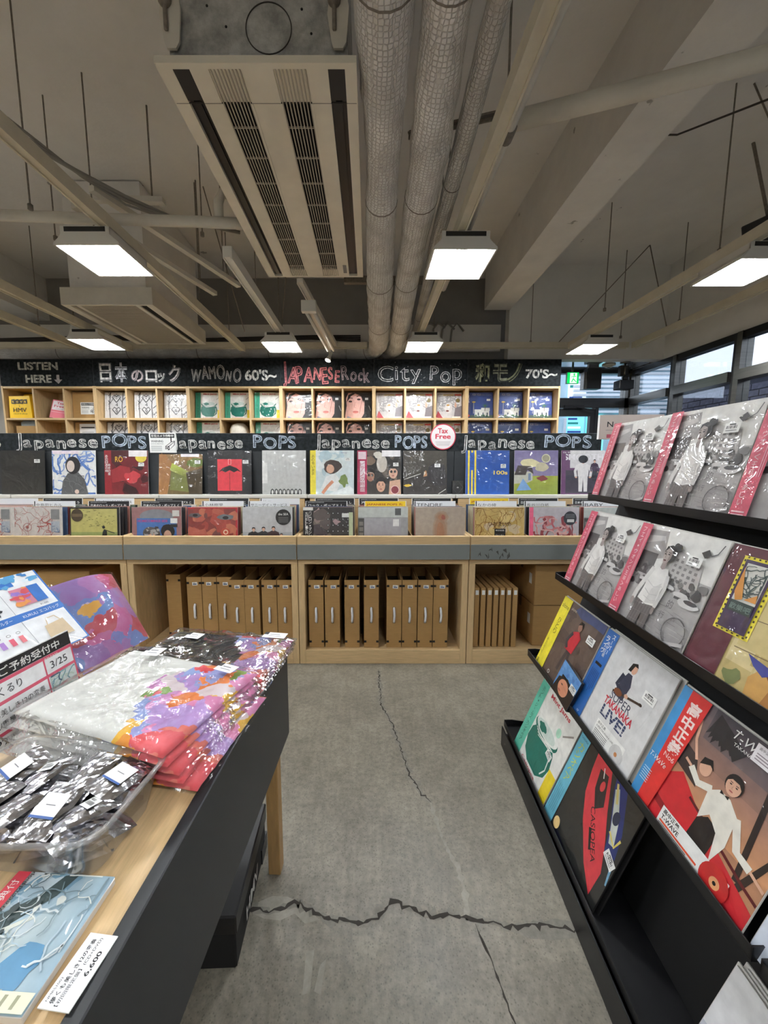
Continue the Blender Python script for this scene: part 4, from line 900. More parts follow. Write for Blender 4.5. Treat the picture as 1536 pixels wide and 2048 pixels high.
# -- rack: black, racing cars
a = cover('casio', (36, 37, 36), (44, 44, 42), seed=10)
a.poly([(.62, 1), (.78, 1), (.92, .7), (.96, .5), (.84, .46), (.78, .66), (.66, .88)], (38, 50, 110)); a.poly([(.7, .96), (.84, .74), (.9, .56), (.84, .54), (.76, .72), (.66, .92)], (190, 196, 186)); a.stroke([(.8, .62), (.9, .56), (.93, .66)], .02, (214, 196, 96)); a.ell(.8, .75, .04, .06, (40, 48, 70)); a.stroke([(.66, .98), (.74, .84)], .025, (214, 196, 120))
a.poly([(.31, 1), (.55, 1), (.7, .7), (.82, .5), (.91, .3), (.9, .06), (.72, .18), (.5, .42), (.38, .62), (.33, .84)], (206, 56, 66)); a.poly([(.42, .92), (.54, .94), (.64, .7), (.56, .6), (.46, .74)], (40, 34, 36)); a.ell(.53, .82, .03, .05, (206, 60, 66)); a.stroke([(.46, .96), (.5, .88)], .012, WH)
a.text('CASIOPEA', .515, .585, .06, BK, wd=.42, rot=-52); a.poly([(.6, .44), (.7, .3), (.72, .32), (.63, .46)], BK)
a.stroke([(.96, .46), (1, .28)], .03, (120, 170, 200)); a.poly([(.2, .0), (.3, .06), (.6, 0)], (20, 24, 40))
a.ell(.24, .09, .05, .062, (240, 206, 140)); barcode(a, .84, .44, .14, .085, -20)
a.rect(0, 0, .17, 1, (104, 182, 204)); a.vtext('カシオペア', .085, .92, .085, (206, 214, 70)); a.text('CASIOPEA', .02, .955, .02, (30, 60, 110), wd=.13)
for i in range(5): a.stroke([(.03+i*.026, .4), (.03+i*.026, .1)], .005, (60, 130, 160))
# -- rack, near unit
a = cover('bluewhite', (206, 214, 226), seed=11); a.rect(.1, .1, .95, .95, (70, 104, 96)); a.blobs(16, .15, .15, .9, .9, .1, [(84, 120, 110), (56, 88, 84), (150, 120, 90)])
a = cover('goldseal', (214, 216, 222), (226, 226, 226), seed=12); a.blobs(18, .0, .1, .4, .6, .06, [(150, 158, 176), (120, 128, 150), (190, 194, 204)]); a.ell(.34, .74, .2, .2, (82, 66, 34), n=32); a.text('サカナク', .22, .80, .05, (220, 210, 180)); a.text('重量盤', .22, .72, .05, (220, 210, 180)); a.ring(.27, .65, .04, .014, (230, 224, 200))

# -- chalkboard ledge row
a = cover('dark', (46, 44, 40), (34, 34, 33), 1); a.blobs(8, .1, .1, .8, .9, .1, [(44, 42, 39), (50, 47, 43)]); barcode(a, .76, .72, .13, .08)
a = cover('waves', (232, 232, 228), seed=13); swirl(a, 40, .02, .02, .98, .98, [(90, 126, 190), (130, 156, 206)], .03, .2); a.poly([(.2, 0), (.24, .3), (.36, .48), (.6, .5), (.74, .34), (.82, 0)], (92, 92, 92)); swirl(a, 14, .26, .02, .76, .42, [(60, 60, 60), (120, 120, 120)], .01); a.ell(.48, .66, .17, .2, (40, 38, 40)); a.ell(.43, .64, .09, .13, (216, 200, 190)); a.ell(.56, .06, .05, .05, (216, 190, 176)); a.rect(.02, .92, .62, .99, (236, 220, 228))
a = cover('red', (120, 30, 36), (96, 28, 34), 14); a.blobs(16, .25, .05, .95, .9, .16, [(70, 22, 26), (150, 44, 50), (48, 20, 22), (110, 30, 36)]); a.blob(.62, .4, .18, .12, (190, 60, 66), .3); a.rect(0, 0, .16, 1, (140, 34, 42)); a.vtext('あの日あの時', .05, .9, .06, WH); a.vtext('幾多の星', .11, .7, .06, WH); a.text('RO', .25, .74, .12, (236, 190, 60), wd=.17); a.rect(.56, .86, .98, 1, (236, 228, 228)); a.ell(.84, .84, .13, .11, (222, 200, 80)); a.rect(.7, .86, .98, 1, (236, 228, 228)); barcode(a, .78, .64, .13, .08)
a = cover('olive', (96, 80, 44), (130, 100, 60), 15); a.poly([(0, 0), (.2, 0), (.3, .7), (.1, 1), (0, 1)], (150, 104, 58)); a.poly([(.25, .1), (.7, .05), (.72, .5), (.3, .7)], (112, 116, 60)); a.poly([(.25, .55), (.7, .36), (.72, .5), (.3, .72)], (112, 116, 60), (176, 190, 74)); a.poly([(.7, 0), (1, 0), (1, .6), (.62, .5)], (66, 54, 34)); a.blob(.85, .72, .22, .1, (96, 112, 48), .2); a.rect(.5, .86, .92, 1, (234, 226, 228)); barcode(a, .82, .7, .13, .08)
a = cover('umbrella', (34, 34, 36), (44, 44, 46), 16); a.rect(.22, .08, .78, .8, (214, 62, 72)); a.poly([(.24, .5), (.34, .6), (.5, .66), (.66, .6), (.77, .5), (.68, .54), (.6, .5), (.5, .55), (.4, .5), (.32, .54)], (34, 32, 34)); a.stroke([(.5, .5), (.5, .1), (.53, .07), (.56, .1)], .009, (34, 32, 34)); a.stroke([(.47, .8), (.53, .8), (.53, .68), (.47, .68), (.47, .8)], .008, (240, 200, 196)); barcode(a, .8, .7, .13, .08)
a = cover('pale', (186, 187, 184), (202, 203, 200), 17)
for i in range(8): x = .18 + i*.09; a.poly([(x, 0), (x+.015, .1), (x+.05, .13), (x+.085, .1), (x+.09, 0)], (50, 50, 50)); a.ell(x+.05, .05, .02, .05, (214, 214, 210))
for i in range(5): a.stroke([(.3+i*.08, .9), (.32+i*.08, .4)], .003, (160, 160, 158))
a.rect(0, .25, .12, .72, (224, 224, 220))
a = cover('sky', (196, 212, 214), (214, 222, 222), 18); a.blobs(14, .15, .5, .95, .95, .12, [(222, 228, 226), (180, 202, 208), (206, 216, 214)]); a.blob(.5, .62, .2, .14, (70, 58, 54), .25); a.ell(.46, .58, .09, .1, SKIN); a.poly([(.24, .12), (.36, .4), (.56, .48), (.72, .3), (.6, .05)], (226, 228, 226)); a.stroke([(.28, .02), (.4, .18), (.52, .3)], .07, (206, 140, 110)); a.blob(.78, .3, .1, .12, (120, 140, 80), .4); a.poly([(.4, .0), (.9, .2), (1, .1), (1, 0)], (226, 232, 232)); a.text('adult boy', .7, .93, .035, (96, 60, 130)); a.rect(0, 0, .13, 1, (236, 220, 70)); a.vtext('あの青いまま', .065, .9, .07, (120, 100, 30)); barcode(a, .8, .76, .12, .07)
a = cover('collage', (58, 54, 50), (40, 38, 38), 19); a.blobs(12, .25, .3, 1, 1, .12, [(90, 80, 70), (40, 38, 36), (120, 100, 84)]); a.ell(.56, .7, .12, .2, (190, 182, 170)); a.blob(.48, .9, .1, .08, (206, 200, 186), .2); face(a, .82, .5, .1, .14, shades=True); face(a, .54, .2, .1, .15); a.poly([(.72, 0), (.74, .3), (.98, .34), (1, 0)], (206, 166, 140)); face(a, .3, .42, .09, .13, (150, 110, 90), shades=True); a.rect(0, 0, .22, 1, (168, 40, 78)); a.rect(.02, .8, .2, .97, (222, 200, 206)); a.rect(.06, .06, .17, .76, (222, 206, 210)); a.vtext('ピアノの時間', .115, .73, .1, (168, 40, 78)); a.rect(.56, .86, .98, 1, (232, 228, 228)); a.ell(.86, .1, .1, .1, (232, 200, 196)); a.ell(.86, .1, .085, .085, (130, 50, 60)); barcode(a, .82, .64, .12, .08)
a = cover('night', (50, 46, 40), (70, 66, 58), 20); a.poly([(0, .3), (.5, .5), (1, .3), (1, 0), (0, 0)], (52, 48, 46)); a.stroke([(.02, .34), (.4, .47)], .012, (214, 214, 206)); a.stroke([(.98, .12), (.8, .0)], .014, (214, 214, 206)); a.blob(.1, .2, .08, .03, (226, 190, 70), .3); a.poly([(.55, .35), (.58, .62), (.68, .7), (.94, .68), (1, .4), (.96, .2), (.7, .2)], (46, 44, 46)); a.poly([(.46, .4), (.5, .54), (.53, .54), (.55, .42)], (180, 130, 90)); a.poly([(.47, .42), (.48, .52), (.52, .5)], (226, 214, 190)); barcode(a, .72, .62, .13, .08)
a = cover('hundred', (34, 84, 168), (28, 72, 150), 21)
for x in (.05, .125, .2): a.rect(x, 0, x+.04, 1, (232, 206, 62))
a.rect(.11, .55, .18, .95, (34, 84, 168)); a.vtext('いろはに', .145, .93, .07, (30, 40, 70)); a.text('100s', .64, .45, .09, (240, 206, 90), wd=.32, bold=.02); barcode(a, .8, .6, .12, .09)
a = cover('house', (150, 140, 170), (110, 100, 140), 22); a.rect(0, 0, 1, .42, (132, 146, 50), (160, 168, 66)); a.blob(.35, .72, .2, .1, (214, 206, 160), .2); a.blob(.62, .62, .16, .1, (190, 182, 150), .2); a.poly([(0, .24), (.3, .26), (.42, .32), (.42, .52), (0, .52)], (186, 186, 170)); a.poly([(0, .44), (.08, .66), (.4, .64), (.44, .46), (.3, .56), (.26, .44)], (66, 58, 56)); a.rect(.32, .32, .38, .48, (110, 130, 160)); a.poly([(.05, .08), (.2, .36), (.4, .1)], (120, 160, 206)); a.blob(.64, .36, .12, .06, (130, 60, 60), .3); a.ell(.72, .82, .1, .1, (206, 204, 170)); a.ell(.72, .82, .08, .08, (150, 146, 120))
a = cover('purple', (110, 66, 104), (92, 54, 88), 23); a.rect(.02, .02, .98, .55, (60, 50, 62)); a.rect(.2, .6, 1, 1, (210, 206, 206)); a.text('SMOOTH', .06, .78, .14, (226, 222, 224), wd=.9, bold=.03); a.blob(.2, .38, .16, .06, (50, 46, 60), .2); person(a, .5, .06, .78, (226, 222, 220), legs=(222, 218, 216), wide=.3); a.ell(.5, .8, .11, .09, (30, 28, 30)); person(a, .76, .3, .5, (60, 40, 60)); a.rect(0, 0, .1, 1, (100, 56, 96)); a.text('DJ SNOGGERS', .04, .93, .04, WH, wd=.5)

# -- front of the bins
a = cover('sketch', (206, 200, 194), seed=24); swirl(a, 34, .05, .3, .95, 1, [(178, 130, 122), (170, 104, 96), (196, 164, 156)], .008, .2); a.ring(.3, .6, .08, .01, (160, 92, 86)); a.ell(.3, .6, .03, .03, (160, 92, 86)); swirl(a, 10, .5, .5, .8, .8, [(176, 60, 52)], .01, .12); a.rect(.78, .76, .95, .96, (132, 132, 132)); a.rect(.78, .5, .95, .72, (170, 176, 184)); swirl(a, 6, .79, .5, .94, .7, [(90, 110, 140)], .01, .1)
a = cover('birds', (196, 190, 104), (186, 178, 110), 25); a.rect(0, 0, .02, 1, BK); a.rect(.95, 0, 1, 1, (30, 32, 32)); a.rect(0, .97, 1, 1, BK); a.rect(.02, .4, .95, .5, (150, 160, 96))
for i in range(42): x = a.r.uniform(.25, .92); y = a.r.uniform(.6, .95); k = a.r.uniform(.01, .022); a.stroke([(x-k, y), (x-k*.3, y+k*.6), (x, y), (x+k*.4, y+k*.6), (x+k, y-k*.1)], .006, (60, 60, 40))
a.ell(.15, .84, .12, .13, (72, 58, 40)); a.rect(.05, .81, .25, .87, (110, 92, 66)); a.poly([(.64, .38), (.66, .5), (.69, .56), (.74, .54), (.75, .38)], (34, 38, 40)); a.ell(.68, .6, .03, .03, (34, 38, 40)); a.stroke([(.72, .54), (.9, .48)], .014, (34, 38, 40)); a.rect(.78, .36, .95, .44, (80, 110, 90))
a = cover('afro', (160, 112, 110), (150, 108, 106), 26); a.ell(.5, .82, .34, .14, (130, 132, 136)); a.rect(.1, 0, .9, .78, (70, 112, 176)); a.text('HOMECOMINGS SIDE', .12, .7, .05, (190, 60, 120), wd=.6, bold=.02); a.blob(.4, .48, .17, .13, (90, 84, 80), .1); a.ell(.4, .36, .1, .13, SKIN); a.blobs(20, .26, .42, .54, .6, .03, [(170, 166, 160), (70, 64, 62)]); a.blob(.72, .52, .14, .14, (34, 28, 28), .06); a.ell(.72, .42, .08, .12, (200, 156, 134)); a.blobs(1, .72, .4, .73, .41, .01, [BK]); a.rect(.82, .82, .96, .94, (206, 206, 200)); a.rect(.78, .68, .92, .78, (232, 232, 228)); a.rect(.78, .6, .92, .66, (40, 40, 44))
a = cover('redface', (150, 62, 56), (130, 60, 56), 27); a.rect(0, .97, 1, 1, (180, 40, 50)); a.rect(.96, 0, 1, 1, (180, 40, 50)); a.blobs(40, .03, .1, .93, .94, .1, [(166, 72, 60), (140, 56, 50), (178, 92, 74), (120, 70, 66), (190, 110, 84)]); a.blob(.76, .8, .16, .06, (110, 116, 120), .2); a.ell(.76, .79, .06, .035, (40, 36, 40)); a.blob(.15, .84, .12, .05, (100, 90, 92), .2); a.ell(.15, .84, .05, .03, (36, 32, 34)); a.ring(.76, .5, .04, .02, (230, 200, 170)); a.blob(.75, .5, .1, .08, (186, 76, 54), .2); a.ring(.76, .5, .04, .02, (234, 206, 176))
a = cover('sea', (184, 184, 184), (196, 197, 198), 28); a.rect(0, .4, 1, .5, (170, 172, 174)); a.rect(0, .36, 1, .42, (206, 206, 204)); a.rect(0, 0, 1, .36, (176, 170, 160))
for x, hh, c in ((.22, .52, (34, 34, 36)), (.42, .53, (44, 44, 46)), (.62, .54, (58, 34, 38)), (.78, .42, (196, 160, 60))): person(a, x, .08 if hh > .5 else .06, hh, c, wide=.28)
a.ell(.82, .8, .155, .16, BK); a.text('the SEA', .72, .84, .045, WH, wd=.2)
for i in range(4): a.rect(.72, .7+i*.03, .92, .708+i*.03, (130, 130, 130))
a = cover('buttons', (60, 56, 54), (50, 46, 46), 29); a.blobs(22, .2, .05, .7, .9, .09, [(140, 120, 116), (70, 60, 64), (166, 140, 140), (90, 80, 76), (110, 100, 90)])
for i in range(5):
    for j in range(5): a.ell(.5+i*.1, .4+j*.12, .022, .022, (30, 30, 32)); a.ell(.5+i*.1, .4+j*.12, .011, .011, (176, 176, 176))
a.rect(0, 0, .2, 1, (32, 28, 28)); a.vtext('バビロン・マシン', .14, .93, .06, WH); a.vtext('SMELLISM', .07, .9, .05, WH); a.rect(0, .94, .2, 1, (214, 214, 208)); a.rect(.78, .8, .92, .88, (222, 222, 218)); a.rect(.92, 0, 1, .9, (190, 200, 160))
a = cover('greyblock', (168, 168, 168), (150, 150, 150), 30); a.rect(0, .8, 1, 1, (190, 196, 190)); a.rect(0, 0, .12, .78, (70, 70, 66)); a.rect(.12, 0, .86, .78, (152, 148, 152), (166, 164, 168)); a.rect(.7, .62, .82, .76, (226, 226, 222)); a.rect(.74, .84, .86, .98, (80, 82, 82))
for i in range(4): a.rect(.02, .3+i*.11, .1, .38+i*.11, (120, 116, 108))
a = cover('blur', (176, 160, 142), (170, 156, 140), 31)
for q, (k, c) in enumerate(((.2, (168, 144, 122)), (.15, (164, 130, 104)), (.1, (166, 118, 86)))): a.blob(.5, .5, k*.8, k*2, c, .12); a.blob(.52, .8, k*.7, k*.6, c, .12)
a.blob(.56, .8, .04, .05, (150, 84, 66), .2)
a = cover('map', (206, 176, 100), (196, 168, 104), 32); a.blobs(12, .3, .3, .8, .9, .12, [(216, 190, 124), (204, 186, 150), (190, 158, 84)]); swirl(a, 44, .02, .3, .98, .98, [(150, 104, 40), (130, 84, 30), (170, 130, 60)], .008, .2); a.text('いちまいめ', .28, .62, .09, (60, 40, 26), wd=.45); a.rect(.4, .4, .62, .57, BK); a.text('寒空船団', .42, .52, .03, WH, wd=.17); a.text('クレーメン', .42, .43, .03, WH, wd=.17)
a = cover('pinkswirl', (186, 176, 180), (196, 190, 194), 33); swirl(a, 26, .1, .3, .95, .8, [(190, 96, 104), (206, 130, 130), (150, 60, 66), (226, 180, 178)], .045, .2); a.rect(0, 0, .08, 1, (232, 96, 130)); a.ell(.82, .78, .13, .14, (34, 34, 36)); a.rect(.76, .7, .9, .76, (214, 214, 210))
for i in range(3): a.rect(.73, .79+i*.03, .91, .798+i*.03, (150, 150, 150))

# -- cubby row
a = cover('hearts', (214, 214, 214), seed=34); G2 = (96, 96, 98)
for x in (.2, .68): a.stroke([(x, 0), (x-.03, .5), (x+.02, 1)], .035, G2)
for y in (.82, .36): a.stroke([(.44, y-.2), (.28, y), (.36, y+.08), (.44, y+.02), (.52, y+.08), (.6, y), (.44, y-.2)], .04, G2)
a.stroke([(.2, .6), (.44, .95), (.68, .6)], .03, G2); a.stroke([(.68, .7), (.9, .95)], .03, G2); a.stroke([(.7, .4), (.95, .6)], .03, G2); a.stroke([(.72, .15), (.98, .4), (.94, .9)], .03, G2)
swirl(a, 12, .7, .02, .98, .98, [G2, (150, 150, 152)], .02, .15); swirl(a, 8, .12, .02, .26, .98, [(60, 60, 62)], .02, .1)
a.text('0', .41, .74, .13, (70, 70, 72), wd=.07); a.text('4', .4, .47, .13, (60, 60, 62), wd=.1); a.text('9', .4, .2, .16, (60, 60, 62), wd=.09); a.rect(0, 0, .13, 1, (222, 222, 222)); a.stroke([(.06, .9), (.06, .3)], .03, (190, 190, 190))
a = cover('portrait', (34, 32, 34), seed=35); a.poly([(0, 0), (.0, 1), (.62, 1), (.74, .6), (.72, .2), (.6, 0)], (224, 178, 168)); a.poly([(0, .7), (.12, .98), (.44, 1.0), (.62, .9), (.74, .62), (.78, .2), (.95, 0), (1, 0), (1, 1), (0, 1)], BK); a.poly([(.04, 0), (.1, .1), (.24, .04), (.3, 0)], (120, 130, 160)); a.poly([(0, .1), (.06, .5), (.03, .8), (0, .9)], BK)
a.ell(.36, .46, .3, .45, (226, 178, 166)); a.poly([(.06, .62), (.12, .9), (.3, 1), (.4, .97), (.22, .86)], BK); a.poly([(.36, .97), (.6, .88), (.7, .6), (.72, 1), (.36, 1)], BK)
for x, d_ in ((.2, 0), (.52, .08)): a.ell(x, .66+d_, .07, .035, (34, 26, 26)); a.ell(x+.01, .66+d_, .03, .03, (60, 40, 36)); a.stroke([(x-.08, .76+d_), (x, .8+d_), (x+.09, .78+d_)], .028, (40, 30, 30))
a.stroke([(.38, .64), (.34, .44), (.42, .42)], .02, (196, 140, 126)); a.ell(.4, .26, .11, .05, (206, 120, 112)); a.stroke([(.3, .27), (.5, .27)], .012, (150, 70, 70)); a.stroke([(.66, .8), (.6, .5), (.55, .2)], .012, (120, 60, 50)); a.rect(.76, .72, .88, .8, (226, 226, 224)); a.stroke([(.9, .5), (.98, .3)], .02, (170, 168, 170))
a = cover('whitehair', (206, 202, 200), (196, 192, 190), 36); swirl(a, 60, .1, .3, .9, .95, [(230, 228, 226), (170, 166, 166), (214, 210, 208), (150, 146, 146)], .03, .25); a.ell(.5, .42, .14, .2, (222, 216, 212)); a.ell(.46, .3, .06, .035, (110, 60, 54)); a.ell(.48, .52, .06, .03, (190, 140, 60)); a.poly([(.72, .5), (.76, .66), (.82, .52), (.78, .4)], SKIN); a.poly([(0, .05), (.3, .0), (.1, .3)], (178, 60, 70)); a.poly([(.7, 0), (.75, .4), (1, .5), (1, 0)], (120, 112, 116)); a.rect(.74, .88, .98, .94, (214, 70, 56)); a.ell(.86, .7, .08, .08, (120, 104, 60)); a.rect(.3, .88, .7, .93, (206, 178, 120)); a.rect(.64, .03, .96, .09, (230, 226, 214)); a.rect(.8, .56, .94, .62, (236, 236, 234))
a = cover('foryou', (38, 62, 130), (50, 76, 150), 37); a.rect(0, 0, 1, .14, (60, 80, 70)); a.rect(.3, .1, .86, .36, (222, 222, 216)); a.rect(.55, .3, .88, .42, (214, 214, 208))
for x in (.42, .6, .76): a.rect(x, .12, x+.05, .24, (70, 84, 96))
for k in range(9): t_ = k*.7; a.stroke([(.7, .5), (.7+.14*math.cos(t_), .5+.12*math.sin(t_))], .025, (50, 110, 70), True)
a.rect(.69, .3, .71, .5, (96, 84, 60)); a.stroke([(.26, .2), (.27, .6)], .02, (200, 200, 196)); a.ell(.27, .64, .07, .03, (220, 190, 90)); a.text('FOR YOU', .22, .88, .08, (206, 210, 226), wd=.3); a.text('TATSURO YAMASHITA', .52, .89, .04, (170, 180, 214), wd=.42); a.rect(0, 0, .13, 1, (60, 60, 116)); a.vtext('夏の島', .065, .9, .09, (206, 206, 220)); a.ell(.06, .12, .05, .05, (220, 90, 70)); a.rect(.76, .68, .9, .76, (236, 236, 234)); a.blobs(8, .3, .08, .9, .16, .03, [(46, 96, 60), (90, 60, 60)])
# blank sleeves seen edge-on
PR = {}
def cover_mesh(n, m_='sleeve_print'):
    if (n, m_) not in PR: PR[(n, m_)] = COV[n].mesh('cover_print', m_)
    return PR[(n, m_)]
JK = {}
def jacket_mesh(w, h, t, m_):
    k = (w, h, t, m_)
    if k not in JK:
        me = B().rbox(-w/2, w/2, 0, t, 0, h, 0.0008).mesh('jacket'); me.materials.append(M[m_]); JK[k] = me
    return JK[k]
def record(cov, loc, rot, label, group, m_='sleeve_print', t=0.004, jm='jacket_edge', size=1.0, name='vinyl_record', cat='record'):
    o = thing(name, label, cat, loc, rot, group)
    a = COV[cov] if cov else None
    w_, h_ = (a.w, a.h) if a else (LP, LP)
    link('jacket', jacket_mesh(w_ + 0.001, h_ + 0.001, t, jm), o)
    if cov: link('cover_print', cover_mesh(cov, m_), o, (0, -0.0002, 0.0005))
    if size != 1.0: o.scale = (size, 1, size)
    return o
# ================================================================ BACK WALL: cubby shelves with chalk signs
CW = 1.038; CXR = 2.131; CY0 = 4.42; CYB = 4.78
CHALK = (206, 204, 198)
signs = ['black chalk sign reading LISTEN HERE with an arrow, left end of the back shelf', 'black chalk sign with white Japanese rock lettering', "black chalk sign reading WAMONO 60'S",
         'black chalk sign reading JAPANESE ROCK in pink chalk', 'black chalk sign reading City Pop in bubble letters', "black chalk sign with greenish kanji and 70'S, right end of the back shelf"]
shelfl = ['left-end cubby shelf unit holding the yellow bag', 'cubby shelf unit holding the grey heart-pattern records', 'cubby shelf unit holding the green jar records', 'cubby shelf unit holding the dark portrait records', 'cubby shelf unit holding the pale white-haired records', 'right-end cubby shelf unit holding the blue records']
colw = (CW - 0.08) / 3
def cubx(m, c): return CXR - CW*(6-m) + 0.02 + c*(colw + 0.02) + colw/2
ROW = [1.81, 1.475, 1.14, 0.805]
for m in range(6):
    x0 = CXR - CW*(6-m)
    u = thing('cubby_shelf', shelfl[m], 'shelf', (x0, CY0, 0), group='back wall cubby shelves')
    for x in (0, CW - 0.0195): B().rbox(x, x + 0.0195, 0, CYB-CY0, 0, 2.157, 0.001).build('side_panel', 'birch_upright', u)
    for c in (1, 2):
        x = 0.02 + c*(colw+0.02) - 0.02; B().rbox(x, x + 0.02, 0.002, CYB-CY0, 0.8, 2.13, 0.001).build('divider', 'birch_upright', u)
    for z in [2.132] + [r - 0.022 for r in ROW]:
        B().rbox(0.0195, CW-0.0195, 0.003, CYB-CY0, z, z + 0.022, 0.001).build('shelf_board', 'birch', u)
    B().box(0.0195, CW-0.0195, CYB-CY0-0.012, CYB-CY0, 0.02, 2.13).build('back_panel', 'birch', u)
    B().box(0.0195, CW-0.0195, 0.02, 0.04, 0.0, 0.78).build('base_panel', 'birch', u)
    s_ = thing('chalk_sign', signs[m], 'sign', (x0 + CW/2, CY0 + 0.005, 2.159), group='chalk signs above the back shelf')
    B().rbox(-CW/2 + 0.001, CW/2 - 0.001, 0, 0.02, 0, 0.286, 0.002).build('board', 'chalkboard', s_)
    a = Art(CW - .004, 0.284, (39, 42, 44), seed=m)
    if m == 0:
        a.text('LISTEN', .20, .60, .30, (190, 189, 178), wd=.43, bold=.035); a.text('HERE', .27, .12, .30, (190, 189, 178), wd=.28, bold=.035)
        for x in (.23, .32, .40, .48, .56): a.rect(x, .1, x+.006, .95, (36, 39, 41))
        a.rect(.605, .2, .635, .42, (180, 172, 168)); a.poly([(.575, .24), (.665, .24), (.62, .08)], (180, 172, 168))
    elif m == 1:
        for i, (ch, x, c) in enumerate(zip('日本のロック', (.06, .23, .40, .55, .68, .80), ((214, 212, 208), (210, 212, 214), (196, 182, 180), (214, 212, 208), (206, 204, 200), (198, 192, 190)))):
            hh = .74 if i < 2 else (.36 if i == 4 else (.48 if i in (2, 3) else .66))
            a.text(ch, x, .14, hh, c, wd=.14 if i != 4 else .09, bold=.04); a.text(ch, x, .14, hh, (84, 86, 88), wd=.14 if i != 4 else .09, bold=-.018)
    elif m == 2:
        a.outline('WAMONO', .04, .18, .52, (176, 174, 170), .54, 0.004, 3, (78, 78, 78), jit=1.3)
        a.text("60'S~", .62, .2, .42, (206, 205, 198), wd=.34, bold=.03)
        for x in (.66, .745, .83): a.rect(x, .15, x+.006, .7, (36, 39, 41))
    elif m == 3:
        a.outline('JAPANESE', .03, .16, .56, (206, 128, 130), .62, 0.0038, 5, (92, 52, 54), jit=1.1); a.outline('Rock', .66, .17, .58, (186, 166, 166), .31, 0.0038, 6, jit=1.0)
    elif m == 4:
        a.outline('City', .04, .22, .6, (196, 194, 190), .5, 0.0045, 7, jit=.6); a.outline('Pop', .6, .18, .62, (186, 184, 182), .36, 0.0045, 8, jit=.6)
        dt = a
        for _ in range(34): x = dt.r.uniform(.02, .98); y = dt.r.uniform(.06, .95); dt.ell(x, y, .004, .014, (170, 168, 166), n=8); dt.k -= 1
    else:
        for ch, x, c in zip('和モノ', (.08, .27, .42), ((156, 158, 128), (150, 152, 130), (140, 144, 112))):
            a.text(ch, x, .14, .72, c, wd=.16, bold=.045); a.text(ch, x, .14, .72, (60, 63, 60), wd=.16, bold=-.016)
        a.text("70'S~", .62, .28, .36, (206, 205, 198), wd=.34, bold=.03)
        for x in (.66, .745): a.rect(x, .2, x+.006, .7, (36, 39, 41))
    a.build('chalk_lettering', 'chalk', s_, (0, -0.0006, 0))
# records in the cubbies
pos3 = ['leftmost', 'middle', 'rightmost']
CUB = {1: ('hearts', 'grey heart-pattern'), 2: ('mint_plain', 'green jar'), 3: ('portrait', 'close-up portrait'), 4: ('whitehair', 'pale white-haired'), 5: ('foryou', 'blue seaside house')}
for m, (cv, nm) in CUB.items():
    for r in range(2):
        for c in range(3):
            if m == 2 and r == 1 and c == 1: continue
            z = ROW[r]; k = random.uniform(-.003, .003)
            record(cv, (cubx(m, c) + k*.5, CY0 + 0.10, z + 0.0005), (R(-5 - 2*random.random()), 0, 0), '%s record, %s of its shelf, %s row of the back cubbies' % (nm, pos3[c], 'upper' if r == 0 else 'half-hidden lower'), 'records in the back cubbies', 'crinkled_print' if (m*3 + c + r) % 3 else 'sleeve_print', size=0.955)
def sign_warning(a):
    a.rect(0, 0, 1, 1, (238, 238, 234)); a.rect(.05, .74, .95, .94, (26, 26, 28)); a.text('防犯カメラ作動中', .09, .775, .13, (240, 240, 236), wd=.82, bold=.02)
    a.text('WARNING', .06, .52, .11, (60, 60, 62), wd=.46, bold=.02); a.text('CCTV IN OPERATION', .06, .42, .05, (60, 60, 62), wd=.46)
    for i in range(5): a.rect(.06, .1+i*.055, .46, .12+i*.055, (160, 160, 160))
    a.poly([(.58, .18), (.6, .34), (.84, .56), (.96, .6), (.94, .38), (.72, .12)], (26, 26, 28)); a.poly([(.61, .32), (.84, .53), (.94, .57), (.73, .34)], (238, 238, 234)); a.poly([(.74, .16), (.74, .31), (.93, .53), (.92, .39)], (238, 238, 234)); a.ell(.66, .23, .05, .075, (238, 238, 234)); a.ell(.66, .23, .03, .045, (26, 26, 28)); a.rect(.80, .54, .84, .74, (26, 26, 28)); return a
# yellow shopping bag
yb = thing('paper_bag', 'bright yellow shopping bag with black lettering in the left-end cubby', 'bag', (cubx(0, 0) + 0.02, CY0 + 0.02, ROW[0] + 0.0005))
B().add([(-.15, 0, 0), (.10, 0, 0), (.135, .2, 0), (-.12, .2, 0), (-.15, .01, .24), (.09, .0, .245), (.13, .2, .25), (-.12, .2, .25)], [(0, 3, 2, 1), (0, 1, 5, 4), (1, 2, 6, 5), (2, 3, 7, 6), (3, 0, 4, 7), (4, 5, 6, 7)]).build('bag_body', 'yellow_paper', yb)
B().rbox(-.155, .14, .2, .29, 0, 0.3, 0.01).build('folded_top', 'yellow_paper', yb)
a = Art(0.24, 0.24, None)
for i, ch in enumerate('ROVR'): x = .14 + i*.19; a.poly([(x, .66), (x+.17, .64 + .02*(i % 2)), (x+.16, .86), (x+.01, .84)], (30, 28, 20)); a.text(ch, x+.045, .69, .1, (247, 200, 22), wd=.085, bold=.03)
a.text('×', .48, .52, .05, (60, 50, 10)); a.text('HMV', .2, .27, .2, (30, 28, 20), wd=.62); a.text('record shop', .2, .16, .07, (60, 50, 14), wd=.64); a.build('bag_print', 'paper_print', yb, (-.03, -0.003, 0))
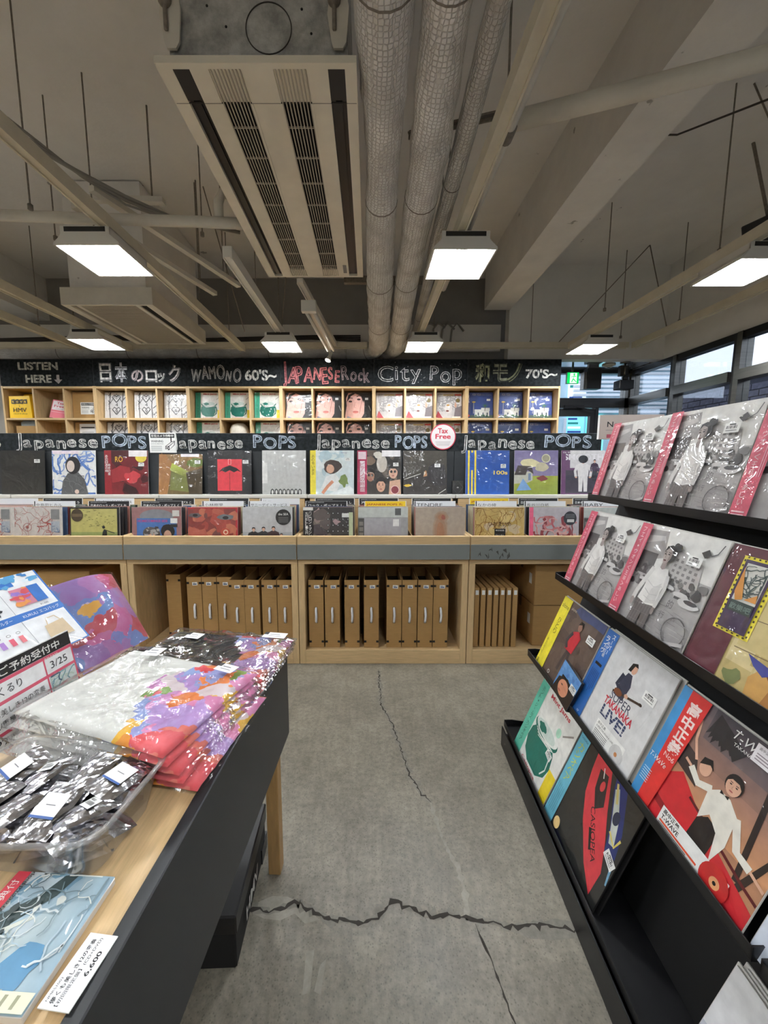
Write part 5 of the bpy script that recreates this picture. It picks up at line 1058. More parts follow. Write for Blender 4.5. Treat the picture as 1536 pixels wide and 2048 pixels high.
# tax free card, cardboard boxes with notices, papers
tf = thing('tax_free_card', 'pink and white tax free card leaning in an empty cubby', 'sign', (cubx(0, 1) + 0.04, CY0 + 0.04, ROW[0] + 0.0005), (R(-12), R(8), 0))
B().box(-.085, .085, 0, .004, 0, .21).build('card', 'white_paper', tf)
a = Art(.17, .21, (240, 228, 228)); a.rect(0, 0, 1, .45, (226, 110, 124)); a.rect(0, .33, 1, .35, (240, 190, 196)); a.rect(0, .95, 1, 1, (226, 110, 124)); a.rect(0, 0, .05, 1, (226, 110, 124)); a.text('Tax', .3, .77, .13, (206, 66, 84), wd=.5, bold=.02); a.text('Free', .16, .6, .13, (206, 66, 84), wd=.7, bold=.02); a.rect(.3, .5, .8, .53, (200, 190, 190)); a.build('card_print', 'paper_print', tf, (0, -0.0004, 0))
for r in range(2):
    bx = thing('notice_box', ['flat cardboard box with a camera warning notice in the upper cubby', 'flat cardboard box with a white notice in the lower cubby'][r], 'cardboard', (cubx(0, 2), CY0 + 0.09, ROW[r] + 0.0005), (R(-3), 0, 0))
    B().rbox(-.15, .15, 0, .05, 0, .30).build('panel', 'cardboard', bx)
    if r == 0: a = Art(.19, .135); sign_warning(a); a.build('notice', 'paper_print', bx, (.035, -0.001, .05))
    else: a = Art(.19, .25, (238, 236, 234)); a.rect(.1, .8, .9, .86, (50, 50, 52)); a.rect(.15, .6, .85, .63, (150, 150, 150)); a.build('notice', 'paper_print', bx, (0, -0.001, .03))
tag(B().box(-.09, .09, 0, .2, 0, .045).box(-.08, .085, .01, .19, .045, .07).build('paper_stack', 'grey_laminate', None, (cubx(0, 0) + .05, CY0 + .05, ROW[1] + 0.2505)), 'grey stack of paper in the half-hidden lower left cubby', 'paper')
tag(B().box(-.12, .12, 0, .24, 0, .25).build('cardboard_box', 'cardboard', None, (cubx(0, 0) + .03, CY0 + .04, ROW[1] + 0.0005)), 'plain cardboard box under the paper stack in the lower left cubby', 'box')
ht = thing('bucket_hat', 'cream cloth hat on the lower shelf between green jar records', 'hat', (cubx(2, 1), CY0 + 0.14, ROW[1] + 0.0005))
B().tube([(0, 0, 0), (0, 0, .12), (0, 0, .17), (-.01, 0, .235), (-.02, 0, .275), (-.02, 0, .29)], [.12, .12, .115, .10, .07, .01], 20).build('crown', 'hat_cloth', ht)
B().tube([(0, 0, 0), (0, 0, .05), (0, 0, .10)], [.135, .13, .12], 20).build('brim', 'hat_cloth', ht)
# ================================================================ RECORD BROWSERS
BW = 1.08; BX0 = -0.45 - 3*BW; BY = 2.35
mods = ['far left', 'left', 'middle left', 'middle right', 'right']
desc = ['browser cabinet at the far left edge', 'browser cabinet behind the left table, with the yellow bird sleeve', 'browser cabinet with eight cardboard carriers partly hidden by the shirts', 'fully visible browser cabinet holding eight upright cardboard carriers', 'browser cabinet beside the black rack, with a worn grey fascia']
brd = ['chalkboard divider sliver at the far left edge', 'chalkboard divider above the yellow bird sleeve, left of the warning notice', 'chalkboard divider above the umbrella sleeve', 'chalkboard divider carrying the round tax free sign', 'chalkboard divider at the right end, above the blue striped sleeve']
for m in range(5):
    x0 = BX0 + m*BW
    u = thing('record_browser', desc[m], 'cabinet', (x0, BY, 0), group='record browser cabinets')
    g = 0.002
    for x in (g, BW - g - 0.04): B().rbox(x, x + 0.04, 0.02, 0.56, 0, 0.664, 0.002).build('side_panel', 'birch_upright', u)
    B().rbox(g, BW - g, 0.02, 0.56, 0.664, 0.697, 0.002).build('top_board', 'birch', u)
    B().rbox(g + 0.04, BW - g - 0.04, 0.02, 0.56, 0.0, 0.094, 0.002).build('plinth', 'birch', u)
    B().box(g + 0.04, BW - g - 0.04, 0.545, 0.56, 0.094, 0.664).build('back_panel', 'birch', u)
    tr = B().rbox(g, BW - g, 0, 0.022, 0.699, 0.848, 0.004).build('bin_front', 'birch', u)
    B().rbox(g + 0.001, BW - g - 0.001, -0.004, 0, 0.699, 0.795, 0.0015).build('fascia_strip', 'grey_laminate', tr)
    if m == 4:
        fl = [(0.05, .72), (.10, .715), (.12, .75), (.16, .728), (.19, .715), (.21, .74), (.23, .72)]
        for (qx, qz) in fl:
            B().add([(qx + random.uniform(-.012, .012), -0.0046, qz + random.uniform(-.02, .03)) for _ in range(3)] + [(qx+.018, -0.0046, qz), (qx+.012, -0.0046, qz+.03)], [(0, 1, 2), (0, 3, 4)]).build('worn_mark', 'worn_patch', tr)
    for x in (g, BW - g - 0.018): B().rbox(x, x + 0.018, 0.022, 0.44, 0.697, 0.846, 0.002).build('bin_side', 'birch', u)
    for x in {0: (.357, .712), 1: (.325, .668), 2: (.347, .702), 3: (.361, .720), 4: (.377, .727)}[m]: B().box(x, x + 0.006, 0.03, 0.44, 0.697, 0.84).build('bin_divider', 'birch', u)
    B().box(g + 0.018, BW - g - 0.018, 0.445, 0.46, 0.697, 1.04).build('bin_back', 'birch', u)
    B().rbox(g, BW - g, 0.445, 0.52, 1.045, 1.07, 0.003).build('ledge', 'white_enamel', u)
    d = thing('chalkboard_divider', brd[m], 'chalkboard', (x0 + BW/2, BY + 0.525, 1.0), group='chalkboard dividers')
    B().rbox(-BW/2 + 0.001, BW/2 - 0.001, 0, 0.025, 0.0, 0.517, 0.002).build('board', 'chalkboard', d)
    B().box(-BW/2 + 0.001, BW/2 - 0.001, -0.001, 0, 0.39, 0.392).build('groove', 'black_matt', d)
    a = Art(BW, 0.128, (43, 47, 49), seed=m); hh = .8
    if m == 0: a.outline('Japanese POPS', .06, .22, hh, CHALK, .86, .0028, m)
    else:
        jx, jw, px_, pw = {1: (.0, .57, .60, .31), 2: (.07, .49, .63, .30), 3: (.04, .52, .595, .225), 4: (.04, .51, .615, .33)}[m]
        a.outline('Japanese', jx + .01, .2, hh*.86, (222, 221, 216), jw, .0038, m, jit=.5); a.outline('POPS', px_, .22, hh*.88, (190, 202, 214), pw, .0038, m + 9, (76, 86, 96), jit=.5)
    for _ in range(7): x = a.r.uniform(.05, .9); y = a.r.uniform(.1, .8); a.stroke([(x, y), (x + .08, y + a.r.uniform(-.1, .1))], .0015, (84, 88, 90))
    a.build('chalk_lettering', 'chalk', d, (0, -0.0006, 0.385))
# notices on the dividers
w1 = thing('warning_notice', 'white camera warning notice clipped to the chalkboard divider', 'sign', (-1.515, BY + 0.519, 1.375)); B().rbox(-.098, .098, 0, .004, 0, .145, .001).build('card', 'white_paper', w1)
a = Art(.196, .145); sign_warning(a); a.build('notice_print', 'paper_print', w1, (0, -0.0004, 0))
w2 = thing('tax_free_sign', 'round red and white tax free sign on the chalkboard divider', 'sign', (.543, BY + 0.518, 1.40))
B().tube([(0, 0, .09), (0, .005, .09)], .094, 40).build('disc', 'white_paper', w2)
a = Art(.188, .188); a.ell(.5, .5, .5, .5, (206, 62, 84), n=48); a.ell(.5, .5, .462, .462, (240, 234, 232), n=48); a.text('Tax', .29, .63, .2, (206, 52, 72), wd=.4, bold=.025); a.text('Free', .2, .42, .19, (206, 52, 72), wd=.6, bold=.025)
for i in range(4): a.rect(.2+.02*i, .3-i*.045, .8-.02*i, .318-i*.045, (196, 186, 186))
a.build('sign_print', 'paper_print', w2, (0, -0.0004, -.004))
# sleeves on the ledge in front of the chalkboards
ROWB = [('dark', -2.545, 'plain dark sleeve at the left end of the chalkboard ledge', 5), ('waves', -2.17, 'white and blue wave sleeve with a robed figure on the ledge', 5), ('red', -1.785, 'dark red sleeve with white label on the ledge', 5), ('olive', -1.39, 'brown and green glowing sleeve on the ledge', 8),
        ('umbrella', -1.025, 'black sleeve with red square and umbrella on the ledge', 5), ('pale', -.625, 'pale grey sleeve with small black shapes along the bottom', 5), ('sky', -.272, 'pale sky-blue sleeve with yellow strip on the ledge', 5), ('collage', .075, 'dark collage sleeve with crimson strip on the ledge', 5),
        ('night', .413, 'dark night-road sleeve on the ledge', 7), ('hundred', .872, 'blue sleeve with yellow stripes on the ledge', 5), ('house', 1.23, 'sleeve with a house in a yellow-green field on the ledge', 5), ('purple', 1.575, 'purple sleeve with white-suited figure next to the black rack', 5)]
for i, (cv, x, lb, ln) in enumerate(ROWB):
    record(cv, (x, BY + 0.484, 1.0705), (R(-ln), 0, 0), lb, 'sleeves along the chalkboard ledge', 'crinkled_print' if cv in ('sky', 'pale', 'red', 'house', 'hundred', 'waves') else 'sleeve_print', jm='jacket_dark' if cv in ('dark', 'umbrella', 'night', 'olive') else 'jacket_edge', size=1.02)
cs = thing('cassette_case', 'small clear dark case on the ledge beside the night-road sleeve', 'case', (.655, BY + 0.49, 1.0705), (R(-4), 0, 0)); B().rbox(-.04, .04, 0, .014, 0, .10, .001).build('case', 'black_plastic', cs)
a = Art(.08, .10, (34, 34, 34), (46, 46, 44), 4); a.ring(.5, .5, .5, .02, (110, 116, 116), 4); a.ell(.5, .5, .1, .05, (150, 150, 146)); a.build('case_print', 'sleeve_print', cs, (0, -.0004, 0))
# bins: front sleeve, filed sleeves behind it and title cards
BINS = [(1, 0, 'sketch', -2.442, 'filed'), (1, 1, 'sketch', -2.123, 'pencil-sketch eye'), (1, 2, 'birds', -1.756, 'yellow bird silhouette'), (2, 0, 'afro', -1.36, 'pink and blue afro-hair'), (2, 1, 'redface', -1.0, 'red painted face'), (2, 2, 'sea', -.65, 'grey seaside with four small figures'),
        (3, 0, 'buttons', -.262, 'dark face-and-buttons'), (3, 1, 'greyblock', .09, 'plain grey block'), (3, 2, 'blur', .457, 'beige blurred'), (4, 0, 'map', .835, 'old map'), (4, 1, 'pinkswirl', 1.185, 'pink swirl'), (4, 2, 'greyblock', 1.535, 'grey partly hidden')]
SLC = [(206, 204, 200), (60, 58, 60), (150, 146, 140), (120, 60, 56), (70, 90, 120), (190, 180, 150), (96, 110, 96), (30, 30, 32), (176, 120, 110)]
for i, c in enumerate(SLC): mat('filed_sleeve_%d' % i, c, 0.35, coat=0.6)
CARDS = {0: [('white', '')], 1: [('black', 'ロック・ポップス う'), ('white', '中島田ヒカル')], 2: [('white', 'YELLOW MAGIC ORCHESTRA'), ('black', '日本のロック・ポップス お')], 3: [('black', '日本のロック・ポップス こ'), ('black', '日本のロック・ポップス く')], 4: [('black', '日本のロック・ポップス こ'), ('white', '小林樹里')], 5: [('white', 'サニー'), ('white', 'サニーデイ・サービス')],
         6: [('black', '日本のロック・ポップス し'), ('black', 'ロック・ポップス し')], 7: [('black', 'JAPANESE ROCK&POPS'), ('yellow', 'JAPANESE POPS た')], 8: [('black', 'JAPANESE ROCK&POPS'), ('white', 'TENDRE')], 9: [('yellow', 'JAPANESE POPS な'), ('white', 'なかの綾')], 10: [('black', '日本のロック・ポップス は'), ('white', '長谷川白紙')], 11: [('black', '日本のロック・ポップス ひ'), ('white', 'BABY')]}
for bi, (m, c, cv, x, nm) in enumerate(BINS):
    rnd = random.Random(bi + 40)
    first = nm != 'filed'
    record(cv, (x, BY + 0.07, 0.699), (R(-5), 0, 0), ('%s sleeve at the front of its browser bin' % nm) if first else 'sleeve at the front of the leftmost bin, cut by the frame', 'front sleeves of the browser bins', 'sleeve_print', size=1.01)
    y = BY + 0.085
    for k in range(9):
        y += rnd.uniform(.020, .030)
        if y > BY + 0.40: break
        if min(abs(y - BY - .31), abs(y - BY - .185)) < .012: continue
        record(None, (x + rnd.uniform(-.006, .012), y, 0.699), (R(-5.5 - rnd.uniform(0, 2)), 0, R(rnd.uniform(-1.2, 1.2))), 'record filed behind the %s sleeve in its browser bin' % nm, 'records filed behind the %s sleeve' % nm, jm='filed_sleeve_%d' % rnd.randrange(len(SLC)), t=rnd.choice([.004, .005, .007]))
    for q, (kind, tx) in enumerate(CARDS[bi]):
        yy = BY + (0.31 if q == 0 else 0.185); zt = (1.055 if q == 0 else 1.047)
        cd = thing('title_card', '%s title card standing behind the %s sleeve, %s' % (kind, nm, 'rear one' if q == 0 else 'front one'), 'title card', (x + rnd.uniform(-.03, .05), yy, 0.70), (R(-6), 0, 0), 'bin title cards')
        B().box(-.15, .13, 0, .0015, 0, zt - .70).build('card', 'white_paper', cd)
        a = Art(.27, .045, {'black': (34, 33, 34), 'white': (232, 233, 235), 'yellow': (242, 205, 40)}[kind])
        if kind == 'yellow': a.text(tx, .03, .3, .4, (176, 66, 30), wd=.9, bold=.02)
        elif kind == 'black': a.text('JAPANESE ROCK&POPS', .04, .72, .16, (214, 214, 212), wd=.4); a.text(tx, .05, .16, .42, (236, 236, 232), wd=.88, bold=.015)
        elif tx: a.rect(0, 0, .025, 1, BK); a.text(tx, .05, .2, .48, (44, 44, 46), wd=min(.9, .09*len(tx)+.1))
        a.build('card_print', 'paper_print', cd, (-.01, -.0004, zt - .70 - .046))
# cardboard record carriers under the browsers
CARR = B()
cw_, ch_, cd_, tk = 0.096, 0.455, 0.33, 0.004
CARR.box(-cw_/2, cw_/2, 0, tk, 0, ch_).box(-cw_/2, cw_/2, cd_-tk, cd_, 0, ch_).box(-cw_/2, -cw_/2+tk, tk, cd_-tk, 0, ch_).box(cw_/2-tk, cw_/2, tk, cd_-tk, 0, ch_).box(-cw_/2+tk, cw_/2-tk, tk, cd_-tk, 0, tk)
carr_me = CARR.mesh('carton'); carr_me.materials.append(M['cardboard'])
fill_me = B().box(-cw_/2+tk, cw_/2-tk, tk, cd_-tk, tk, ch_-.07).mesh('contents'); fill_me.materials.append(M['black_plastic'])
hand_me = B().tube([(0, 0.003, -.05), (0, -.010, -.035), (0.002, -.014, 0), (0, -.010, .035), (0, 0.003, .05)], .0075, 8).mesh('handle'); hand_me.materials.append(M['white_strap'])
slot_me = B().box(-.008, .008, -.0006, 0, -.055, .055).mesh('handle_slot'); slot_me.materials.append(M['cardboard_inner'])
lab_me = B().box(-.017, .017, -.0008, 0, -.011, .011).mesh('label_sticker'); lab_me.materials.append(M['white_paper'])
la = Art(.034, .022, (238, 238, 236)); la.rect(.15, .2, .85, .55, (70, 90, 130)); la.rect(.15, .65, .6, .8, (120, 120, 120)); lp_me = la.mesh('label_print', 'paper_print')
tab_me = B().box(-.008, .008, -.0008, 0, -.007, .007).mesh('corner_slot'); tab_me.materials.append(M['black_matt'])
def carrier(x, y, lb, rz=0, z=0.0955, hole=True, sc=1.0, side=False, lab=True):
    o = thing('record_carrier', lb, 'box', (x, y, z), (0, 0, rz), 'cardboard record carriers'); o.scale = (sc, 1, 1)
    link('carton', carr_me, o); link('contents', fill_me, o)
    if hole: link('handle_slot', slot_me, o, (0, 0, .22)); link('handle', hand_me, o, (0, 0, .22))
    if lab: s_ = link('label_sticker', lab_me, o, (random.uniform(-.005, .012), 0, .41), (0, R(random.uniform(-4, 4)), 0)); link('label_print', lp_me, s_, (0, -.001, -.011))
    for sx in (-1, 1):
        for z_ in (.415, .04): link('corner_slot', tab_me, o, (sx*.04, 0, z_))
    if side:
        a = Art(.12, .05); a.text('HMV', .02, .1, .8, (40, 32, 24), wd=.96, bold=.03); a.build('side_print', 'paper_print', o, (cw_/2 + .0006, .14, .24), (0, R(90), R(90)))
    return o
xs3 = [-.343, -.238, -.110, .015, .163, .263, .365, .465]; nth = ['first', 'second', 'third', 'fourth', 'fifth', 'sixth', 'seventh', 'eighth']
for i, x in enumerate(xs3): carrier(x, 2.405, 'brown cardboard record carrier, %s from the left in the fully visible cabinet' % nth[i])
carrier(-1.325, 2.53, 'cardboard carrier standing alone at the left of the shirt-side cabinet, print on its side', hole=False, side=True, lab=False)
for i, x in enumerate((-1.158, -1.058, -.958)): carrier(x, 2.47, 'brown cardboard carrier, %s of the three set back behind the black shirt' % ['left one', 'middle one', 'right one'][i])
for i, x in enumerate((-.855, -.757, -.645, -.545)): carrier(x, 2.405, 'brown cardboard carrier, %s of the four at the right of the shirt-side cabinet' % nth[i])
thin_me = B().rbox(-.0155, .0155, 0, .33, 0, .40, .002).mesh('slim_carton'); thin_me.materials.append(M['cardboard'])
for i in range(7):
    o = thing('slim_carton', 'slim cardboard mailer, %s from the left in the right cabinet' % nth[i], 'box', (.70 + i*.0415, 2.41, .0955), group='slim cardboard mailers')
    link('carton', thin_me, o); s_ = link('label_sticker', lab_me, o, (0, 0, .37), (0, R(90), 0)); s_.scale = (.9, 1, .9)
for k in range(2):
    o = thing('shipping_carton', ['lower of the two stacked shipping cartons in the right cabinet', 'upper of the two stacked shipping cartons in the right cabinet'][k], 'box', (1.30, 2.43, .0955 + k*.276), group='stacked shipping cartons')
    B().rbox(-.22, .22, 0, .44, 0, .272, .003).build('carton', 'cardboard', o); B().box(-.221, .221, .2, .24, .2715, .2725).box(-.2205, -.2195, .2, .24, .2, .272).build('packing_tape', 'cardboard_inner', o)
    s_ = B().box(-.2206, -.2198, .05, .09, .13, .20).build('address_label', 'white_paper', o)
for k in range(2):
    o = thing('shipping_carton', ['large carton half hidden behind the poster in the left cabinet', 'large carton at the far left of the left cabinet'][k], 'box', (-2.0 - k*.36, 2.45, .0955)); B().rbox(-.17, .17, 0, .4, 0, .50, .003).build('carton', 'cardboard', o); B().box(-.171, .171, -.001, .401, .25, .253).build('packing_tape', 'cardboard_inner', o)
# ================================================================ BLACK TIERED RACK
RO = Vector((0.61, 1.2, 0)); RZ = R(-3)
RM = Matrix.Translation(RO) @ Matrix.Rotation(RZ, 4, 'Z')
TIER = [(.305, 1.165, 14), (.19, .82, 18), (.09, .465, 21), (0.0, .12, 21)]   # x', z of the lip, lean
def rw(x, s, z): return RM @ Vector((x, s, z))
def rack_unit(s0, s1, label, tiers):
    u = thing('display_rack', label, 'rack', tuple(RO), (0, 0, RZ), 'black tiered display racks')
    core = [(.115, .03), (.115, .10), (.42, 1.12), (.49, 1.36), (.62, 1.36), (.62, .03)]
    B().prism(core, s0 + .004, s1 - .004).build('back_panel', 'black_panel', u)
    for (x, z, ln) in tiers:
        t = B().box(x - .012, x - .009, s0, s1, z - .024, z + .0).build('tray_lip', 'black_metal', u)
        B().box(x - .012, x + .16, s0, s1, z - .026, z - .022).build('tray', 'black_metal', u)
        for s in (s0, s1 - .003): B().prism([(x - .012, z - .024), (x - .012, z + .004), (x + .02, z + .006), (x + .16, z - .01), (x + .16, z - .024)], s, s + .003).build('tray_end', 'black_metal', u)
    B().box(.0 - .02, .6, s0 + .002, s1 - .002, 0, .055).build('base', 'black_metal', u)
    B().box(-.022, -.018, s0, s1, 0.0, .093).build('kick_panel', 'black_metal', u)
    return u
rack_unit(-.635, .44, 'far black tiered rack displaying the street-photo records', TIER)
r2 = rack_unit(-1.72, -.65, 'near black tiered rack at the bottom right edge', [TIER[0], TIER[1], TIER[2], (0.0, .045, 21)])
for s in (-.655, -.645):
    pass
po = B().bar((.10, -.664, .05), (.50, -.664, 1.36), .05, .03).build('upright_post', 'black_metal', r2)
for k in range(22):
    t_ = (k + .5) / 22; p = Vector((.10, -.664, .05)).lerp(Vector((.50, -.664, 1.36)), t_)
    B().box(p.x - .019, p.x - .014, -.670, -.658, p.z - .012, p.z + .012).build('slot', 'black_matt', po)
def rack_rec(cov, tier, Y, label, group, n=0, m_='sleeve_print', zoff=0.0, lean=None, jm='jacket_edge', dark=False):
    short = label.split(',')[0] if len(label.split(',')[0].split()) < 11 else ' '.join(label.split(',')[0].split()[:9])
    x, z, ln = TIER[tier]; z += zoff; ln = lean or ln; s = Y - 1.2
    for k in range(n, -1, -1):
        p = rw(x - .002 + k*.0075, s + (.006 if k % 2 else -.004)*(k > 0), z - .0215)
        record(cov if k == 0 else None, tuple(p), (R(-ln), 0, R(-90) + RZ), label if k == 0 else ['', 'nearest', 'second', 'rearmost'][k] + ' spare copy behind the ' + short, group if k == 0 else 'spare copies on the rack', m_, jm='jacket_dark' if dark else jm, t=.0045)
G_ = 'records displayed on the black rack'
rack_rec('street', 0, 1.465, 'grey street-photo record with pink strip, far end of the top tier', G_, 2)
rack_rec('street', 0, 1.14, 'grey street-photo record with pink strip, middle of the top tier', G_, 2)
rack_rec('street', 0, .812, 'grey street-photo record with pink strip on the top tier, cut by the frame', G_, 2)
rack_rec('street', 1, 1.413, 'grey street-photo record with pink strip, far end of the second tier', G_, 3, 'crinkled_print')
rack_rec('street', 1, 1.09, 'grey street-photo record with pink strip, second tier beside the maroon sleeve', G_, 2, 'crinkled_print')
rack_rec('stamp', 1, .765, 'maroon and beige sleeve with yellow-framed stamp on the second tier', G_, 1, 'crinkled_print')
rack_rec('alone', 2, 1.42, 'brown sleeve with yellow strip at the far end of the third tier', G_, 1)
rack_rec('live', 2, 1.095, 'white sleeve with blue strip and guitarist on the third tier', G_, 2)
rack_rec('wave', 2, .757, 'sunset and red car sleeve with red and blue strips on the third tier', G_, 1)
rack_rec('mint', 3, 1.372, 'white sleeve with green jar and mint strip on the bottom tier', G_, 2)
rack_rec('casio', 3, 1.046, 'black sleeve with red shape and turquoise strip on the bottom tier', G_, 2, dark=True)
rack_rec('bluewhite', 2, .425, 'pale-bordered green sleeve on the near rack, cut by the frame', G_, 1)
rack_rec('goldseal', 3, .462, 'pale sleeve with round gold seal on the near rack, bottom corner of the frame', G_, 3, zoff=-.04)
# cassette leaning in front of the brown sleeve
p = rw(.09 - .008, 1.305 - 1.2, .465 - .0215)
o = thing('compact_disc', 'small blue cased disc leaning on the brown sleeve with yellow strip', 'disc case', tuple(p), (R(-16), R(10), R(-90) + RZ))
B().rbox(-.062, .062, -.012, 0, 0, .125, .001).build('case', 'black_plastic', o)
a = Art(.124, .125, (74, 140, 206), (96, 150, 206), 3); a.blobs(14, .1, .68, .95, .98, .06, [(110, 160, 214), (80, 130, 196)]); a.poly([(0, 0), (.1, .5), (.5, .68), (1, .4), (1, 0)], (30, 28, 30)); a.ell(.46, .34, .26, .24, (206, 140, 110)); a.poly([(.2, .5), (.5, .66), (.8, .5), (.74, .2), (.9, 0), (1, 0), (1, .6), (.2, .64)], (26, 24, 26)); a.ell(.36, .4, .05, .02, (50, 30, 28)); a.ell(.36, .2, .07, .03, (170, 90, 80)); barcode(a, .68, .52, .3, .2)
a.build('case_print', 'sleeve_print', o, (0, -.0124, 0))
# sign standing behind the rack
sg = thing('header_sign', 'white header sign reading New re, behind the top tier of the rack', 'sign', (1.37, 2.05, 0), (0, 0, R(-4)))
B().box(-.16, .16, 0, .02, 1.42, 1.545).build('panel', 'white_paper', sg); B().cyl((0, .01, .01), (0, .01, 1.42), .012, 10).build('post', 'black_metal', sg); B().box(-.13, .13, -.1, .12, 0, .012).build('foot', 'black_metal', sg)
a = Art(.32, .125, (222, 206, 196), (228, 212, 202)); a.text('New release', .12, .5, .22, (40, 36, 36), wd=.72, bold=.01); a.rect(.1, .36, .92, .38, (170, 150, 150)); a.rect(.12, .05, .4, .2, (206, 90, 110)); a.build('panel_print', 'paper_print', sg, (0, -.0005, 1.42))
# ================================================================ LEFT TABLE
TO = Vector((-.252, 1.125, 0)); TZ = R(-3); TM = Matrix.Translation(TO) @ Matrix.Rotation(TZ, 4, 'Z')
TW_, TL_ = .95, 1.7
tb = thing('display_table', 'black-sided display table with pale wooden top, left foreground', 'table', tuple(TO), (0, 0, TZ))
B().box(-TW_ + .02, -.022, -TL_ + .02, -.02, .685, .712).build('table_top', 'birch_top', tb)
B().rbox(-.022, 0, -TL_, 0, .445, .72, .002).build('side_board', 'table_black', tb)
B().rbox(-TW_, -.0225, -.02, 0, .445, .72, .002).build('end_board', 'table_black', tb)
B().rbox(-TW_, -TW_ + .02, -TL_, -.021, .445, .72, .002).build('side_board', 'table_black', tb)
for x in (-.074, -TW_ + .024):
    for y in (-.06, -TL_ + .03): B().rbox(x + .012, x + .05 if x > -.5 else x + .038, y, y + .038, 0, .685, .002).build('leg', 'leg_wood', tb)
# black carton below
bx = thing('black_carton', 'black lidded carton with white letters under the table', 'box', (-.345, 1.0, 0), (0, 0, R(2)))
B().rbox(-.33, 0, -.16, .16, 0, .15, .004).build('carton', 'black_panel', bx)
B().rbox(-.335, .005, -.165, .165, .105, .16, .004).build('lid', 'black_metal', bx)
B().box(-.30, .004, .10, .168, .0, .05).build('flap', 'black_metal', bx)
a = Art(.13, .05); a.text('HMV', .02, .1, .8, (206, 204, 200), wd=.96, bold=.02); a.build('side_print', 'paper_print', bx, (.0052, -.02, .03), (0, 0, R(90)))
bx2 = thing('black_carton', 'second black carton deeper under the table', 'box', (-.72, 1.0, 0), (0, 0, R(1))); B().rbox(-.25, 0, -.16, .16, 0, .2, .004).build('carton', 'black_panel', bx2); B().rbox(-.255, .005, -.165, .165, .15, .21, .004).build('lid', 'black_metal', bx2)

# ---- folded shirts in clear bags
def cloth_sheet(w, d, t, seed, split, lump=.006):
    rnd = random.Random(seed); nx, ny = 26, 20; b = B(); vs = []
    ph = [rnd.uniform(0, 6.28) for _ in range(6)]
    def H_(u, v):
        e = min(u, 1-u, v, 1-v); ed = min(1, e / .07) ** .5
        return t * (.25 + .75 * ed) + lump * ed * (math.sin(u*7 + ph[0] + v*3) * .4 + math.sin(v*9 + ph[1] - u*4) * .4 + math.sin((u+v)*13 + ph[2]) * .25)
    for j in range(ny + 1):
        for i in range(nx + 1):
            u = i/nx; v = j/ny; vs.append(((u-.5)*w + rnd.uniform(-.001, .001), (v-.5)*d + rnd.uniform(-.001, .001), H_(u, v)))
    n0 = len(vs)
    fs = [(j*(nx+1)+i, j*(nx+1)+i+1, (j+1)*(nx+1)+i+1, (j+1)*(nx+1)+i) for j in range(ny) for i in range(nx)]
    sp = lambda k: 1 if ((k % nx + .5)/nx + .10 * math.sin((k // nx)/ny*5 + seed) - .05) > split else 0
    b.v = vs; b.f = fs; b.sm = [True]*len(fs); b.mi = [sp(k) for k in range(len(fs))]
    # skirt down to the base
    ring = [i for i in range(nx+1)] + [j*(nx+1)+nx for j in range(1, ny+1)] + [ny*(nx+1)+i for i in range(nx-1, -1, -1)] + [j*(nx+1) for j in range(ny-1, 0, -1)]
    o = len(b.v); b.v += [(vs[k][0]*.985, vs[k][1]*.985, 0) for k in ring]; n = len(ring)
    for q in range(n):
        k = ring[q]; b.f.append((ring[q], o+q, o+(q+1) % n, ring[(q+1) % n])); b.sm.append(True); b.mi.append(1 if vs[k][0] > (split-.5)*w else 0)
    b.f.append(tuple(o+q for q in range(n-1, -1, -1))); b.sm.append(False); b.mi.append(0)
    return b
def bag_sheet(w, d, t, seed):
    rnd = random.Random(seed + 99); nx, ny = 22, 16; vs = []
    for j in range(ny+1):
        for i in range(nx+1):
            u = i/nx; v = j/ny; e = min(u, 1-u, v, 1-v); ed = min(1, e/.06) ** .6
            vs.append(((u-.5)*(w+.018), (v-.5)*(d+.014), .0035 + (t + .004) * ed + rnd.uniform(-.0022, .0022) * ed + .0016*math.sin(u*31 + v*17 + seed)))
    b = B().add(vs, [(j*(nx+1)+i, j*(nx+1)+i+1, (j+1)*(nx+1)+i+1, (j+1)*(nx+1)+i) for j in range(ny) for i in range(nx)], smooth=True); return b
def shirt(x, y, z, rz, w, d, t, seed, plain, label, split=.5, sticker=None, lump=.003, group='bagged shirts on the table'):
    o = thing('folded_shirt', label, 'shirt', (x, y, z), (0, 0, R(rz)), group)
    cloth_sheet(w, d, t, seed, split, lump).build('cloth', [plain, 'painted_cloth'], o)
    bg = bag_sheet(w, d, t + lump*1.1, seed).build('plastic_bag', 'thin_plastic', o)
    if sticker:
        for (sx, sy, sw, sh, sr) in sticker:
            a = Art(sw, sh, (236, 236, 234)); a.rect(0, .55, .18, 1, (30, 30, 32)); a.rect(.25, .3, .8, .36, (90, 90, 96)); a.rect(.25, .6, .7, .68, (60, 60, 66)); a.build('price_label', 'paper_print', bg, (sx, sy, t + lump*2 + .008), (R(-90), 0, R(sr)))
    return o
Z0 = .7215
shirt(-.463, .772, Z0, -10, .385, .275, .012, 1, 'white_cotton', 'lowest bagged shirt of the white pile, its printed end jutting out', .42)
zz = Z0 + .017; wn = ['second', 'third', 'fourth', 'fifth']
for k in range(4):
    shirt(-.478 - .004*k + .006*(k % 2), .772 + .003*k, zz, -11.5 - 2.2*k, .38, .275, .012, 2 + k, 'white_cotton', 'bagged white shirt with painted print, %s from the bottom of the pile' % wn[k] if k < 3 else 'topmost bagged white shirt of the pile, with a price label', .56, [(.13, .085, .05, .03, -5), (-.09, .09, .045, .04, 10)] if k == 3 else None, .004)
    zz += .0185
